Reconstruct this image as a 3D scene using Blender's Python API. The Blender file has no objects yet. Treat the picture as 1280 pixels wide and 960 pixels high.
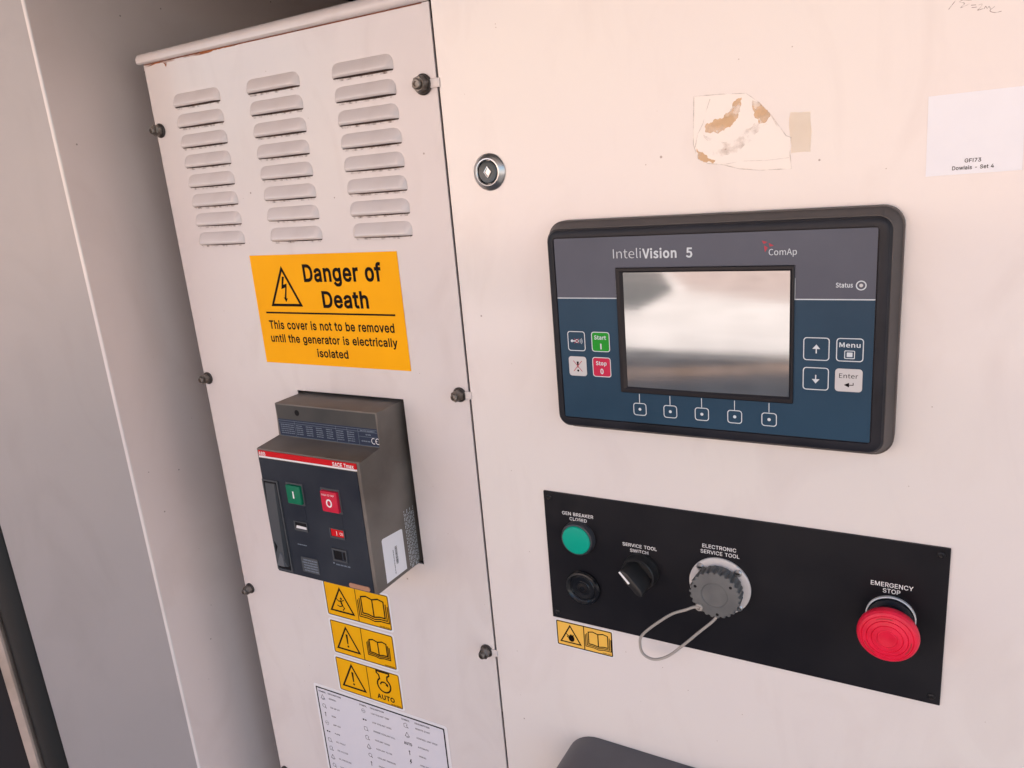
import bpy, bmesh, math, random
from mathutils import Vector, Matrix
random.seed(7)
rad = math.radians
scene = bpy.context.scene
COL = scene.collection

# ---------------------------------------------------------------- camera, sky, sun, exposure
# panel coordinates: u to the right, v up, d out of the panel (towards the viewer), all in millimetres
Z0 = 1.45
def W(u, v, d=0.0):
    return Vector((u / 1000.0, -d / 1000.0, Z0 + v / 1000.0))

cam = bpy.data.cameras.new('camera')
cam.sensor_width = 36.0
cam.lens = 36.0 * 963.99 / 1280.0
cam.clip_start = 0.01
cam.clip_end = 500.0
camo = bpy.data.objects.new('camera', cam)
COL.objects.link(camo)
X = Vector((0.869462, 0.486966, -0.083069)); F = Vector((-0.490364, 0.830405, -0.26452))
Y = Vector((-0.059832, 0.270724, 0.960796))
m = Matrix((X, Y, -F)).transposed().to_4x4()
m.translation = W(208.0, 76.36, 544.08)
camo.matrix_world = m
scene.camera = camo

SUN_EL, SUN_ROT = rad(28), rad(14)
world = bpy.data.worlds.new('World')
scene.world = world
world.use_nodes = True
wn = world.node_tree
bg = wn.nodes['Background']
sky = wn.nodes.new('ShaderNodeTexSky')
sky.sky_type = 'NISHITA'
sky.sun_disc = False
sky.sun_elevation = SUN_EL
sky.sun_rotation = SUN_ROT
sky.dust_density = 2.5
wn.links.new(sky.outputs[0], bg.inputs[0])
bg.inputs[1].default_value = 0.12
sun = bpy.data.lights.new('sun', 'SUN')
sun.energy = 4.5
sun.angle = rad(0.5)
sun.color = (1.0, 0.91, 0.83)
suno = bpy.data.objects.new('sun', sun)
COL.objects.link(suno)
sd = Vector((math.sin(SUN_ROT) * math.cos(SUN_EL), math.cos(SUN_ROT) * math.cos(SUN_EL), math.sin(SUN_EL)))
suno.rotation_euler = sd.to_track_quat('Z', 'Y').to_euler()
suno.location = (0, 0, 5)
scene.view_settings.view_transform = 'Standard'
scene.view_settings.look = 'None'
scene.view_settings.gamma = 1.0
scene.view_settings.use_curve_mapping = False
scene.view_settings.exposure = 1.82
scene.cycles.max_bounces = 10
scene.cycles.diffuse_bounces = 6

# ---------------------------------------------------------------- materials
def principled(name, col, rough=0.5, metal=0.0, coat=0.0, coat_rough=0.1, spec=0.5):
    mt = bpy.data.materials.new(name)
    mt.use_nodes = True
    b = mt.node_tree.nodes['Principled BSDF']
    b.inputs['Base Color'].default_value = (*col, 1)
    b.inputs['Roughness'].default_value = rough
    b.inputs['Metallic'].default_value = metal
    b.inputs['Coat Weight'].default_value = coat
    b.inputs['Coat Roughness'].default_value = coat_rough
    b.inputs['Specular IOR Level'].default_value = spec
    return mt

def N(mt, t): return mt.node_tree.nodes.new(t)
def Lk(mt, a, b): mt.node_tree.links.new(a, b)

def vary(mt, col_a, col_b, scale, detail=5.0, lo=0.35, hi=0.65, rough=None, bump=None, stretch=(1, 1, 1), seed=0.0):
    """two-tone colour variation, roughness variation and fine relief on a principled material"""
    b = mt.node_tree.nodes['Principled BSDF']
    tc = N(mt, 'ShaderNodeTexCoord'); mp = N(mt, 'ShaderNodeMapping')
    mp.inputs['Scale'].default_value = stretch
    mp.inputs['Location'].default_value = (seed, seed * 1.7, seed * .3)
    Lk(mt, tc.outputs['Object'], mp.inputs['Vector'])
    nz = N(mt, 'ShaderNodeTexNoise'); nz.inputs['Scale'].default_value = scale; nz.inputs['Detail'].default_value = detail
    Lk(mt, mp.outputs[0], nz.inputs['Vector'])
    rp = N(mt, 'ShaderNodeValToRGB')
    rp.color_ramp.elements[0].position = lo; rp.color_ramp.elements[0].color = (*col_a, 1)
    rp.color_ramp.elements[1].position = hi; rp.color_ramp.elements[1].color = (*col_b, 1)
    Lk(mt, nz.outputs[0], rp.inputs[0])
    Lk(mt, rp.outputs[0], b.inputs['Base Color'])
    if rough:
        mr = N(mt, 'ShaderNodeMapRange')
        mr.inputs['To Min'].default_value = rough[0]; mr.inputs['To Max'].default_value = rough[1]
        mr.inputs['From Min'].default_value = .3; mr.inputs['From Max'].default_value = .7
        Lk(mt, nz.outputs[0], mr.inputs['Value']); Lk(mt, mr.outputs[0], b.inputs['Roughness'])
    if bump:
        n2 = N(mt, 'ShaderNodeTexNoise'); n2.inputs['Scale'].default_value = bump[0]; n2.inputs['Detail'].default_value = 3
        Lk(mt, tc.outputs['Object'], n2.inputs['Vector'])
        bp = N(mt, 'ShaderNodeBump'); bp.inputs['Strength'].default_value = bump[1]; bp.inputs['Distance'].default_value = bump[2]
        Lk(mt, n2.outputs[0], bp.inputs['Height']); Lk(mt, bp.outputs[0], b.inputs['Normal'])
        if b.inputs['Coat Weight'].default_value > 0:
            Lk(mt, bp.outputs[0], b.inputs['Coat Normal'])
    return rp

def paint(name, a, b_, specks=True, coat=1.0, coat_rough=0.13):
    """slightly glossy cream powder paint: faint patchiness, wavy sheet, tiny dirt specks and scuffs"""
    mt = principled(name, a, 0.5, 0, coat, coat_rough)
    b = mt.node_tree.nodes['Principled BSDF']
    b.inputs['Coat IOR'].default_value = 1.65
    tc = N(mt, 'ShaderNodeTexCoord')
    n1 = N(mt, 'ShaderNodeTexNoise'); n1.inputs['Scale'].default_value = 4; n1.inputs['Detail'].default_value = 6
    Lk(mt, tc.outputs['Object'], n1.inputs['Vector'])
    rp = N(mt, 'ShaderNodeValToRGB')
    rp.color_ramp.elements[0].position = .3; rp.color_ramp.elements[0].color = (*a, 1)
    rp.color_ramp.elements[1].position = .7; rp.color_ramp.elements[1].color = (*b_, 1)
    Lk(mt, n1.outputs[0], rp.inputs[0])
    # faint hand grime and old wiping marks
    ng = N(mt, 'ShaderNodeTexNoise'); ng.inputs['Scale'].default_value = 11; ng.inputs['Detail'].default_value = 9; ng.inputs['Distortion'].default_value = 1.2
    mpg = N(mt, 'ShaderNodeMapping'); mpg.inputs['Scale'].default_value = (1.6, 1, .7); mpg.inputs['Rotation'].default_value = (0, .5, 0)
    Lk(mt, tc.outputs['Object'], mpg.inputs['Vector']); Lk(mt, mpg.outputs[0], ng.inputs['Vector'])
    mg = N(mt, 'ShaderNodeMapRange'); mg.inputs['From Min'].default_value = .50; mg.inputs['From Max'].default_value = .80; mg.inputs['To Max'].default_value = .35
    Lk(mt, ng.outputs[0], mg.inputs['Value'])
    mxg = N(mt, 'ShaderNodeMix'); mxg.data_type = 'RGBA'
    Lk(mt, mg.outputs[0], mxg.inputs['Factor']); Lk(mt, rp.outputs[0], mxg.inputs['A']); mxg.inputs['B'].default_value = (a[0] * .80, a[1] * .76, a[2] * .73, 1)
    last = mxg.outputs['Result']
    if specks:
        for sc, thr, colr, seed in ((38, .035, (.22, .15, .12), 0.0), (90, .04, (.36, .27, .22), 3.1)):
            mp = N(mt, 'ShaderNodeMapping'); mp.inputs['Location'].default_value = (seed, seed, seed)
            Lk(mt, tc.outputs['Object'], mp.inputs['Vector'])
            vo = N(mt, 'ShaderNodeTexVoronoi'); vo.inputs['Scale'].default_value = sc
            Lk(mt, mp.outputs[0], vo.inputs['Vector'])
            lt = N(mt, 'ShaderNodeMath'); lt.operation = 'LESS_THAN'; lt.inputs[1].default_value = thr
            Lk(mt, vo.outputs['Distance'], lt.inputs[0])
            # only a few of the cells carry a speck
            sx = N(mt, 'ShaderNodeSeparateColor'); Lk(mt, vo.outputs['Color'], sx.inputs[0])
            g = N(mt, 'ShaderNodeMath'); g.operation = 'GREATER_THAN'; g.inputs[1].default_value = .72
            Lk(mt, sx.outputs[0], g.inputs[0])
            ml = N(mt, 'ShaderNodeMath'); ml.operation = 'MULTIPLY'
            Lk(mt, lt.outputs[0], ml.inputs[0]); Lk(mt, g.outputs[0], ml.inputs[1])
            m2 = N(mt, 'ShaderNodeMath'); m2.operation = 'MULTIPLY'; m2.inputs[1].default_value = .7
            Lk(mt, ml.outputs[0], m2.inputs[0])
            mx = N(mt, 'ShaderNodeMix'); mx.data_type = 'RGBA'
            Lk(mt, m2.outputs[0], mx.inputs['Factor']); Lk(mt, last, mx.inputs['A']); mx.inputs['B'].default_value = (*colr, 1)
            last = mx.outputs['Result']
    Lk(mt, last, b.inputs['Base Color'])
    # scuffs change gloss
    n3 = N(mt, 'ShaderNodeTexNoise'); n3.inputs['Scale'].default_value = 7; n3.inputs['Detail'].default_value = 3
    mp3 = N(mt, 'ShaderNodeMapping'); mp3.inputs['Scale'].default_value = (1, 1, 2.5)
    Lk(mt, tc.outputs['Object'], mp3.inputs['Vector']); Lk(mt, mp3.outputs[0], n3.inputs['Vector'])
    mr = N(mt, 'ShaderNodeMapRange'); mr.inputs['From Min'].default_value = .3; mr.inputs['From Max'].default_value = .75
    mr.inputs['To Min'].default_value = coat_rough * .92; mr.inputs['To Max'].default_value = coat_rough * 1.12
    Lk(mt, n3.outputs[0], mr.inputs['Value']); Lk(mt, mr.outputs[0], b.inputs['Coat Roughness'])
    n2 = N(mt, 'ShaderNodeTexNoise'); n2.inputs['Scale'].default_value = 3.0; n2.inputs['Detail'].default_value = 2
    Lk(mt, tc.outputs['Object'], n2.inputs['Vector'])
    bp = N(mt, 'ShaderNodeBump'); bp.inputs['Strength'].default_value = .35; bp.inputs['Distance'].default_value = .005
    Lk(mt, n2.outputs[0], bp.inputs['Height'])
    n4 = N(mt, 'ShaderNodeTexNoise'); n4.inputs['Scale'].default_value = 500; n4.inputs['Detail'].default_value = 2
    Lk(mt, tc.outputs['Object'], n4.inputs['Vector'])
    b4 = N(mt, 'ShaderNodeBump'); b4.inputs['Strength'].default_value = .06; b4.inputs['Distance'].default_value = .0004
    Lk(mt, n4.outputs[0], b4.inputs['Height']); Lk(mt, bp.outputs[0], b4.inputs['Normal'])
    Lk(mt, b4.outputs[0], b.inputs['Coat Normal']); Lk(mt, b4.outputs[0], b.inputs['Normal'])
    return mt

def stain(name, col, scale, lo, hi, stretch=(1, 1, 1), rough=.8, amount=1.0, seed=0.0):
    """a see-through stain: noise decides where the dirt sits"""
    mt = principled(name, col, rough)
    b = mt.node_tree.nodes['Principled BSDF']
    tc = N(mt, 'ShaderNodeNewGeometry'); mp = N(mt, 'ShaderNodeMapping')
    mp.inputs['Scale'].default_value = stretch; mp.inputs['Location'].default_value = (seed, seed, seed)
    Lk(mt, tc.outputs['Position'], mp.inputs['Vector'])
    nz = N(mt, 'ShaderNodeTexNoise'); nz.inputs['Scale'].default_value = scale; nz.inputs['Detail'].default_value = 6
    Lk(mt, mp.outputs[0], nz.inputs['Vector'])
    mr = N(mt, 'ShaderNodeMapRange'); mr.inputs['From Min'].default_value = lo; mr.inputs['From Max'].default_value = hi
    mr.inputs['To Max'].default_value = amount
    Lk(mt, nz.outputs[0], mr.inputs['Value']); Lk(mt, mr.outputs[0], b.inputs['Alpha'])
    return mt

M = {}
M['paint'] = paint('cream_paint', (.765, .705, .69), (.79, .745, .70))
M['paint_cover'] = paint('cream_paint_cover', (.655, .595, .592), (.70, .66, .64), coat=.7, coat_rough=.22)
M['paint_shaded'] = paint('shaded_post_paint', (.33, .31, .315), (.38, .345, .345), specks=False, coat=1, coat_rough=.3)  # cream post paint, darkened in colour to stand for shade
M['inside'] = principled('inside_dark', (.035, .028, .028), .8)
M['wallin'] = paint('inner_wall_paint', (.77, .66, .625), (.81, .70, .665), specks=True, coat=.5, coat_rough=.25)
M['lip_tan'] = principled('tan_door_edge', (.42, .33, .28), .5); vary(M['lip_tan'], (.36, .28, .23), (.48, .38, .33), 20)
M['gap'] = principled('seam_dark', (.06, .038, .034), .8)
M['foam'] = principled('light_block_foam', (.03, .028, .03), .95, spec=.1)  # for the added light blockers under the roof and at the left
M['rubber'] = principled('black_rubber', (.012, .012, .013), .55)
M['bezel'] = principled('black_bezel_plastic', (.015, .015, .020), .42, spec=.25); vary(M['bezel'], (.011, .012, .017), (.018, .019, .026), 30, rough=(.36, .46), bump=(900, .12, .0003))
M['flank'] = principled('grey_bezel_flank', (.07, .06, .058), .5); vary(M['flank'], (.055, .047, .046), (.085, .073, .07), 25, rough=(.42, .6), bump=(900, .12, .0003))
M['ov_grey'] = principled('grey_overlay', (.09, .1, .13), .4, spec=.3); vary(M['ov_grey'], (.082, .090, .122), (.100, .108, .142), 14, rough=(.34, .44), bump=(1500, .1, .0002))
M['ov_blue'] = principled('blue_overlay', (.01, .045, .085), .4, spec=.3); vary(M['ov_blue'], (.008, .042, .082), (.012, .052, .098), 14, rough=(.34, .44), bump=(1500, .1, .0002))
M['frame'] = principled('screen_frame_black', (.008, .008, .012), .35, spec=.3)
M['line'] = principled('pale_print', (.62, .68, .72), .5)
M['white'] = principled('white_print', (.8, .8, .8), .6, spec=.2)
M['black'] = principled('black_print', (.008, .005, .005), .7, spec=.12)
M['red_print'] = principled('red_print', (.45, .03, .06), .5)
M['key_green'] = principled('green_key', (.01, .30, .02), .5, spec=.25)
M['key_red'] = principled('red_key', (.55, .02, .07), .5, spec=.25)
M['key_white'] = principled('white_key', (.58, .57, .57), .4)
M['yellow'] = principled('amber_vinyl', (1.0, .36, .0), .5, spec=.15); vary(M['yellow'], (.93, .41, .0), (.98, .45, .0), 12)
M['yellow2'] = principled('yellow_vinyl', (.80, .42, .0), .5, spec=.15); vary(M['yellow2'], (.78, .38, .0), (.84, .43, .002), 14)
M['yellow3'] = principled('pale_yellow_vinyl', (.86, .50, .08), .4, 0, .3, .25)
M['backing'] = principled('white_vinyl_backing', (.74, .73, .75), .4)
M['chart'] = principled('white_chart_vinyl', (.68, .67, .73), .3, 0, .6, .12)
M['paper'] = principled('white_label_paper', (.86, .85, .86), .4, 0, .8, .25); vary(M['paper'], (.82, .83, .88), (.86, .87, .92), 20)
M['plate'] = principled('black_plate', (.006, .006, .010), .33, spec=.28); vary(M['plate'], (.006, .006, .009), (.012, .012, .015), 9, rough=(.3, .45), bump=(6, .12, .003))
M['cb_grey'] = principled('breaker_grey_plastic', (.115, .098, .088), .55); vary(M['cb_grey'], (.088, .073, .062), (.22, .198, .178), 13, lo=.36, hi=.78, rough=(.45, .68), bump=(1200, .15, .0003))
M['cb_side'] = principled('breaker_dusty_side', (.10, .08, .068), .55); vary(M['cb_side'], (.075, .060, .050), (.14, .118, .10), 16, lo=.42, hi=.72, rough=(.4, .65), bump=(1200, .15, .0003))
M['cb_face'] = principled('breaker_slate_face', (.012, .018, .032), .5, spec=.22); vary(M['cb_face'], (.011, .016, .028), (.028, .034, .046), 14, rough=(.38, .55), bump=(1200, .15, .0003))
M['cb_upper'] = principled('breaker_upper_grey', (.052, .053, .052), .5, spec=.3); vary(M['cb_upper'], (.042, .044, .045), (.07, .068, .064), 16)
M['cb_label'] = principled('breaker_blue_table', (.022, .034, .065), .55, spec=.25)
M['cb_dark'] = principled('breaker_slot_black', (.004, .004, .006), .6, spec=.2)
M['cb_light'] = principled('breaker_slate_relief', (.055, .062, .072), .5, spec=.4)
M['handle_tip'] = principled('slate_handle_tip', (.10, .11, .125), .45)
M['cb_red'] = principled('breaker_red_strip', (.58, .004, .010), .5, spec=.2)
M['cb_green'] = principled('breaker_green_button', (.0, .15, .075), .5, spec=.25)
M['cb_redbtn'] = principled('breaker_red_button', (.55, .012, .045), .5, spec=.25)
M['print_grey'] = principled('grey_print', (.20, .24, .30), .6, spec=.2)
M['lamp'] = principled('green_lamp_lens', (.0, .36, .25), .35, spec=.3)
M['ring_dark'] = principled('dark_ring_plastic', (.045, .048, .056), .4, spec=.5)
M['knob'] = principled('black_knob_plastic', (.018, .018, .019), .45, spec=.4)
M['blank'] = principled('blank_plug_black', (.006, .006, .008), .4, spec=.3)
M['gloss_black'] = principled('gloss_black_plastic', (.007, .008, .011), .22, spec=.5)
M['flange'] = principled('white_flange_metal', (.66, .64, .63), .4, .15)
M['cap'] = principled('grey_cap_plastic', (.125, .128, .128), .5); vary(M['cap'], (.11, .113, .113), (.14, .142, .14), 60, rough=(.45, .6), bump=(900, .12, .0003))
M['cord'] = principled('grey_cord_plastic', (.36, .33, .30), .5)
M['steel'] = principled('bright_steel', (.55, .55, .55), .28, 1)
M['bolt'] = principled('tarnished_steel', (.20, .18, .16), .38, .9); vary(M['bolt'], (.12, .10, .085), (.30, .28, .26), 200, rough=(.3, .55))
M['bolt_dark'] = principled('dark_rubber_washer', (.05, .042, .038), .5, .3)
M['lock_dark'] = principled('lock_core', (.07, .08, .085), .35, .8)
M['estop'] = principled('red_button_plastic', (.78, .012, .06), .42, spec=.4); vary(M['estop'], (.68, .006, .035), (.80, .012, .055), 90, rough=(.35, .5))
M['screen'] = principled('silver_dead_display', (.50, .51, .51), .12, 1.0)
b_ = M['screen'].node_tree.nodes['Principled BSDF']
M['greybox'] = principled('dark_grey_housing', (.105, .10, .108), .55); vary(M['greybox'], (.098, .093, .10), (.112, .108, .116), 30, rough=(.5, .6), bump=(1500, .2, .0004))
M['film'] = principled('clear_film_residue', (.82, .765, .715), .4, 0, 1, .2); M['film'].node_tree.nodes['Principled BSDF'].inputs['Coat IOR'].default_value = 1.65
M['glue'] = stain('old_brown_glue', (.82, .53, .28), 80, .30, .56, amount=.7)
M['glue_haze'] = stain('glue_haze', (.66, .52, .44), 120, .48, .70, amount=.45)
M['tan'] = principled('tan_tape_residue', (.80, .66, .48), .5); vary(M['tan'], (.82, .70, .56), (.85, .74, .61), 60)
M['film_edge'] = stain('dirty_film_edge', (.50, .34, .25), 160, .36, .70, amount=.45)
M['pencil'] = stain('pencil_mark', (.36, .27, .25), 260, .35, .6, amount=.75)
M['grime'] = stain('soot_grime', (.20, .11, .075), 170, .46, .74, amount=.75, stretch=(1, 1, .9))
M['rust'] = stain('rust_streak', (.36, .11, .03), 130, .34, .62, amount=.85, stretch=(.25, 1, 1))
M['rust_thin'] = stain('rust_line', (.24, .075, .035), 80, .22, .45, amount=.95, stretch=(.3, 1, 1))
M['concrete'] = principled('pale_concrete', (.50, .44, .40), .9); vary(M['concrete'], (.45, .405, .375), (.54, .49, .455), 2.0, bump=(40, .3, .01))
M['shade_apron'] = principled('dark_shade_ground', (.12, .11, .105), .9); vary(M['shade_apron'], (.09, .083, .08), (.15, .14, .13), 3)  # ground colour darkened to deepen the generator's shadow
M['paving'] = principled('rosy_paving', (.33, .26, .23), .9); vary(M['paving'], (.29, .225, .20), (.37, .29, .26), 3)
M['asphalt'] = principled('asphalt', (.07, .07, .07), .9); vary(M['asphalt'], (.055, .055, .056), (.09, .088, .085), 8)
M['earth'] = principled('tan_brick_edging', (.50, .30, .19), .95); vary(M['earth'], (.42, .25, .15), (.58, .36, .24), 5)
M['brick'] = principled('yard_wall_render', (.55, .36, .29), .9); vary(M['brick'], (.47, .37, .32), (.56, .45, .39), 3)

# ---------------------------------------------------------------- mesh helpers (panel coordinates, mm)
def new(): return bmesh.new()
def P(bm, u, v, d): return bm.verts.new(W(u, v, d))

def obj(name, bm, mat, parent=None, label=None, cat=None, group=None, kind=None, smooth=False, at=None):
    bmesh.ops.recalc_face_normals(bm, faces=bm.faces) if not getattr(bm, '_flat', False) else None
    me = bpy.data.meshes.new(name)
    loc = Vector((0, 0, 0))
    if parent is not None:
        r = parent
        while r.parent: r = r.parent
        loc = r.location
    elif at is not None:
        loc = W(*at)
    if loc.length: bmesh.ops.translate(bm, verts=bm.verts, vec=-loc)
    bm.to_mesh(me); bm.free()
    if smooth:
        me.polygons.foreach_set('use_smooth', [True] * len(me.polygons))
        if smooth is not True:
            me.set_sharp_from_angle(angle=rad(smooth))
    me.materials.append(M[mat])
    o = bpy.data.objects.new(name, me); COL.objects.link(o)
    if parent is not None: o.parent = parent
    else: o.location = loc
    if label: o['label'] = label
    if cat: o['category'] = cat
    if group: o['group'] = group
    if kind: o['kind'] = kind
    return o

def thing(name, label, cat, at, group=None):
    o = bpy.data.objects.new(name, None); COL.objects.link(o)
    o.empty_display_size = .01
    o.location = W(*at); o['label'] = label; o['category'] = cat
    if group: o['group'] = group
    return o

def rrect(u0, u1, v0, v1, r=0, n=5):
    r = max(r, 1e-3)
    pts = []
    for cx, cy, a0 in ((u1 - r, v1 - r, 0), (u0 + r, v1 - r, 90), (u0 + r, v0 + r, 180), (u1 - r, v0 + r, 270)):
        for i in range(n + 1):
            a = rad(a0 + 90 * i / max(n, 1))
            pts.append((cx + r * math.cos(a), cy + r * math.sin(a)))
    return pts

def loft(bm, rings, cap0=True, cap1=True):
    """rings: list of (outline, d) with equal point counts"""
    vs = [[P(bm, u, v, d) for u, v in out] for out, d in rings]
    n = len(vs[0])
    for a, b in zip(vs, vs[1:]):
        for i in range(n):
            j = (i + 1) % n
            bm.faces.new((a[i], a[j], b[j], b[i]))
    if cap0: bm.faces.new(vs[0][::-1])
    if cap1: bm.faces.new(vs[-1])

def box(bm, u0, u1, v0, v1, d0, d1, r=0.0, ch=0.0, n=3):
    """box with rounded corners and a chamfer on its front edge"""
    if ch:
        loft(bm, [(rrect(u0, u1, v0, v1, max(r, ch), n), d0), (rrect(u0, u1, v0, v1, max(r, ch), n), d1 - ch),
                  (rrect(u0 + ch * .3, u1 - ch * .3, v0 + ch * .3, v1 - ch * .3, max(r, ch) - ch * .3, n), d1 - ch * .3),
                  (rrect(u0 + ch, u1 - ch, v0 + ch, v1 - ch, max(r, ch) - ch, n), d1)])
    else:
        loft(bm, [(rrect(u0, u1, v0, v1, r, n if r else 0), d0), (rrect(u0, u1, v0, v1, r, n if r else 0), d1)])

def slab(bm, pts, d0, d1):
    loft(bm, [(pts, d0), (pts, d1)])

def flat(bm, pts, d):
    bm.faces.new([P(bm, u, v, d) for u, v in pts]); 

def ring_flat(bm, outer, inner, d, t=0.0):
    a = [P(bm, u, v, d) for u, v in outer]; b = [P(bm, u, v, d) for u, v in inner]
    n = len(a)
    for i in range(n):
        j = (i + 1) % n
        bm.faces.new((a[i], a[j], b[j], b[i]))

def circ(cu, cv, r, n=32, a0=0.0):
    return [(cu + r * math.cos(a0 + 2 * math.pi * i / n), cv + r * math.sin(a0 + 2 * math.pi * i / n)) for i in range(n)]

def lathe(bm, cu, cv, prof, n=48):
    """prof: list of (radius, d) from the panel outwards"""
    loft(bm, [(circ(cu, cv, max(r, .01), n), d) for r, d in prof])

def stroke(bm, pts, w, d, closed=False):
    """flat ribbon of width w following pts"""
    n = len(pts); L = []; R = []
    for i in range(n):
        p = Vector(pts[i])
        a = Vector(pts[i - 1]) if (i > 0 or closed) else None
        b = Vector(pts[(i + 1) % n]) if (i < n - 1 or closed) else None
        d1 = (p - a).normalized() if a is not None and (p - a).length > 1e-6 else None
        d2 = (b - p).normalized() if b is not None and (b - p).length > 1e-6 else None
        if d1 is None: d1 = d2
        if d2 is None: d2 = d1
        t = (d1 + d2); t = t.normalized() if t.length > 1e-6 else d1
        nn = Vector((-t.y, t.x)); k = 1.0 / max(.35, nn.dot(Vector((-d1.y, d1.x))))
        L.append(p + nn * w / 2 * k); R.append(p - nn * w / 2 * k)
    lv = [P(bm, q.x, q.y, d) for q in L]; rv = [P(bm, q.x, q.y, d) for q in R]
    for i in range(n if closed else n - 1):
        j = (i + 1) % n
        bm.faces.new((lv[i], rv[i], rv[j], lv[j]))

def tube(bm, pts, r, n=8, flat_=1.0):
    """pts in (u,v,d); swept round (or flattened) section"""
    P3 = [Vector((u, v, d)) for u, v, d in pts]
    rings = []
    up = Vector((0, 0, 1))
    for i, p in enumerate(P3):
        t = (P3[min(i + 1, len(P3) - 1)] - P3[max(i - 1, 0)]).normalized()
        x = t.cross(up); x = x.normalized() if x.length > 1e-4 else Vector((1, 0, 0))
        y = x.cross(t).normalized()
        rings.append([P(bm, *(p + x * r * math.cos(2 * math.pi * k / n) + y * r * flat_ * math.sin(2 * math.pi * k / n))) for k in range(n)])
    for a, b in zip(rings, rings[1:]):
        for k in range(n):
            bm.faces.new((a[k], a[(k + 1) % n], b[(k + 1) % n], b[k]))
    bm.faces.new(rings[0][::-1]); bm.faces.new(rings[-1])

def smooth_path(pts, k=8):
    """Catmull-Rom through pts"""
    out = []
    V = [Vector(p) for p in pts]
    for i in range(len(V) - 1):
        p0 = V[max(i - 1, 0)]; p1 = V[i]; p2 = V[i + 1]; p3 = V[min(i + 2, len(V) - 1)]
        for j in range(k):
            t = j / k
            out.append(.5 * ((2 * p1) + (p2 - p0) * t + (2 * p0 - 5 * p1 + 4 * p2 - p3) * t * t + (3 * p1 - p0 - 3 * p2 + p3) * t ** 3))
    out.append(V[-1])
    return [tuple(q) for q in out]

def sheet(bm, u0, u1, v0, v1, holes, df, th):
    """flat sheet with rectangular holes, front face at df, thickness th"""
    us = sorted({u0, u1} | {h[0] for h in holes} | {h[1] for h in holes})
    vs = sorted({v0, v1} | {h[2] for h in holes} | {h[3] for h in holes})
    cache = {}
    def g(u, v, d):
        k = (u, v, d)
        if k not in cache: cache[k] = P(bm, u, v, d)
        return cache[k]
    def solid(i, j):
        if i < 0 or j < 0 or i >= len(us) - 1 or j >= len(vs) - 1: return False
        cu, cv = (us[i] + us[i + 1]) / 2, (vs[j] + vs[j + 1]) / 2
        return not any(h[0] < cu < h[1] and h[2] < cv < h[3] for h in holes)
    for i in range(len(us) - 1):
        for j in range(len(vs) - 1):
            if not solid(i, j): continue
            a, b, c, d = us[i], us[i + 1], vs[j], vs[j + 1]
            bm.faces.new((g(a, c, df), g(b, c, df), g(b, d, df), g(a, d, df)))
            bm.faces.new((g(a, d, df - th), g(b, d, df - th), g(b, c, df - th), g(a, c, df - th)))
            if not solid(i - 1, j): bm.faces.new((g(a, c, df), g(a, d, df), g(a, d, df - th), g(a, c, df - th)))
            if not solid(i + 1, j): bm.faces.new((g(b, d, df), g(b, c, df), g(b, c, df - th), g(b, d, df - th)))
            if not solid(i, j - 1): bm.faces.new((g(b, c, df), g(a, c, df), g(a, c, df - th), g(b, c, df - th)))
            if not solid(i, j + 1): bm.faces.new((g(a, d, df), g(b, d, df), g(b, d, df - th), g(a, d, df - th)))

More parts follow.
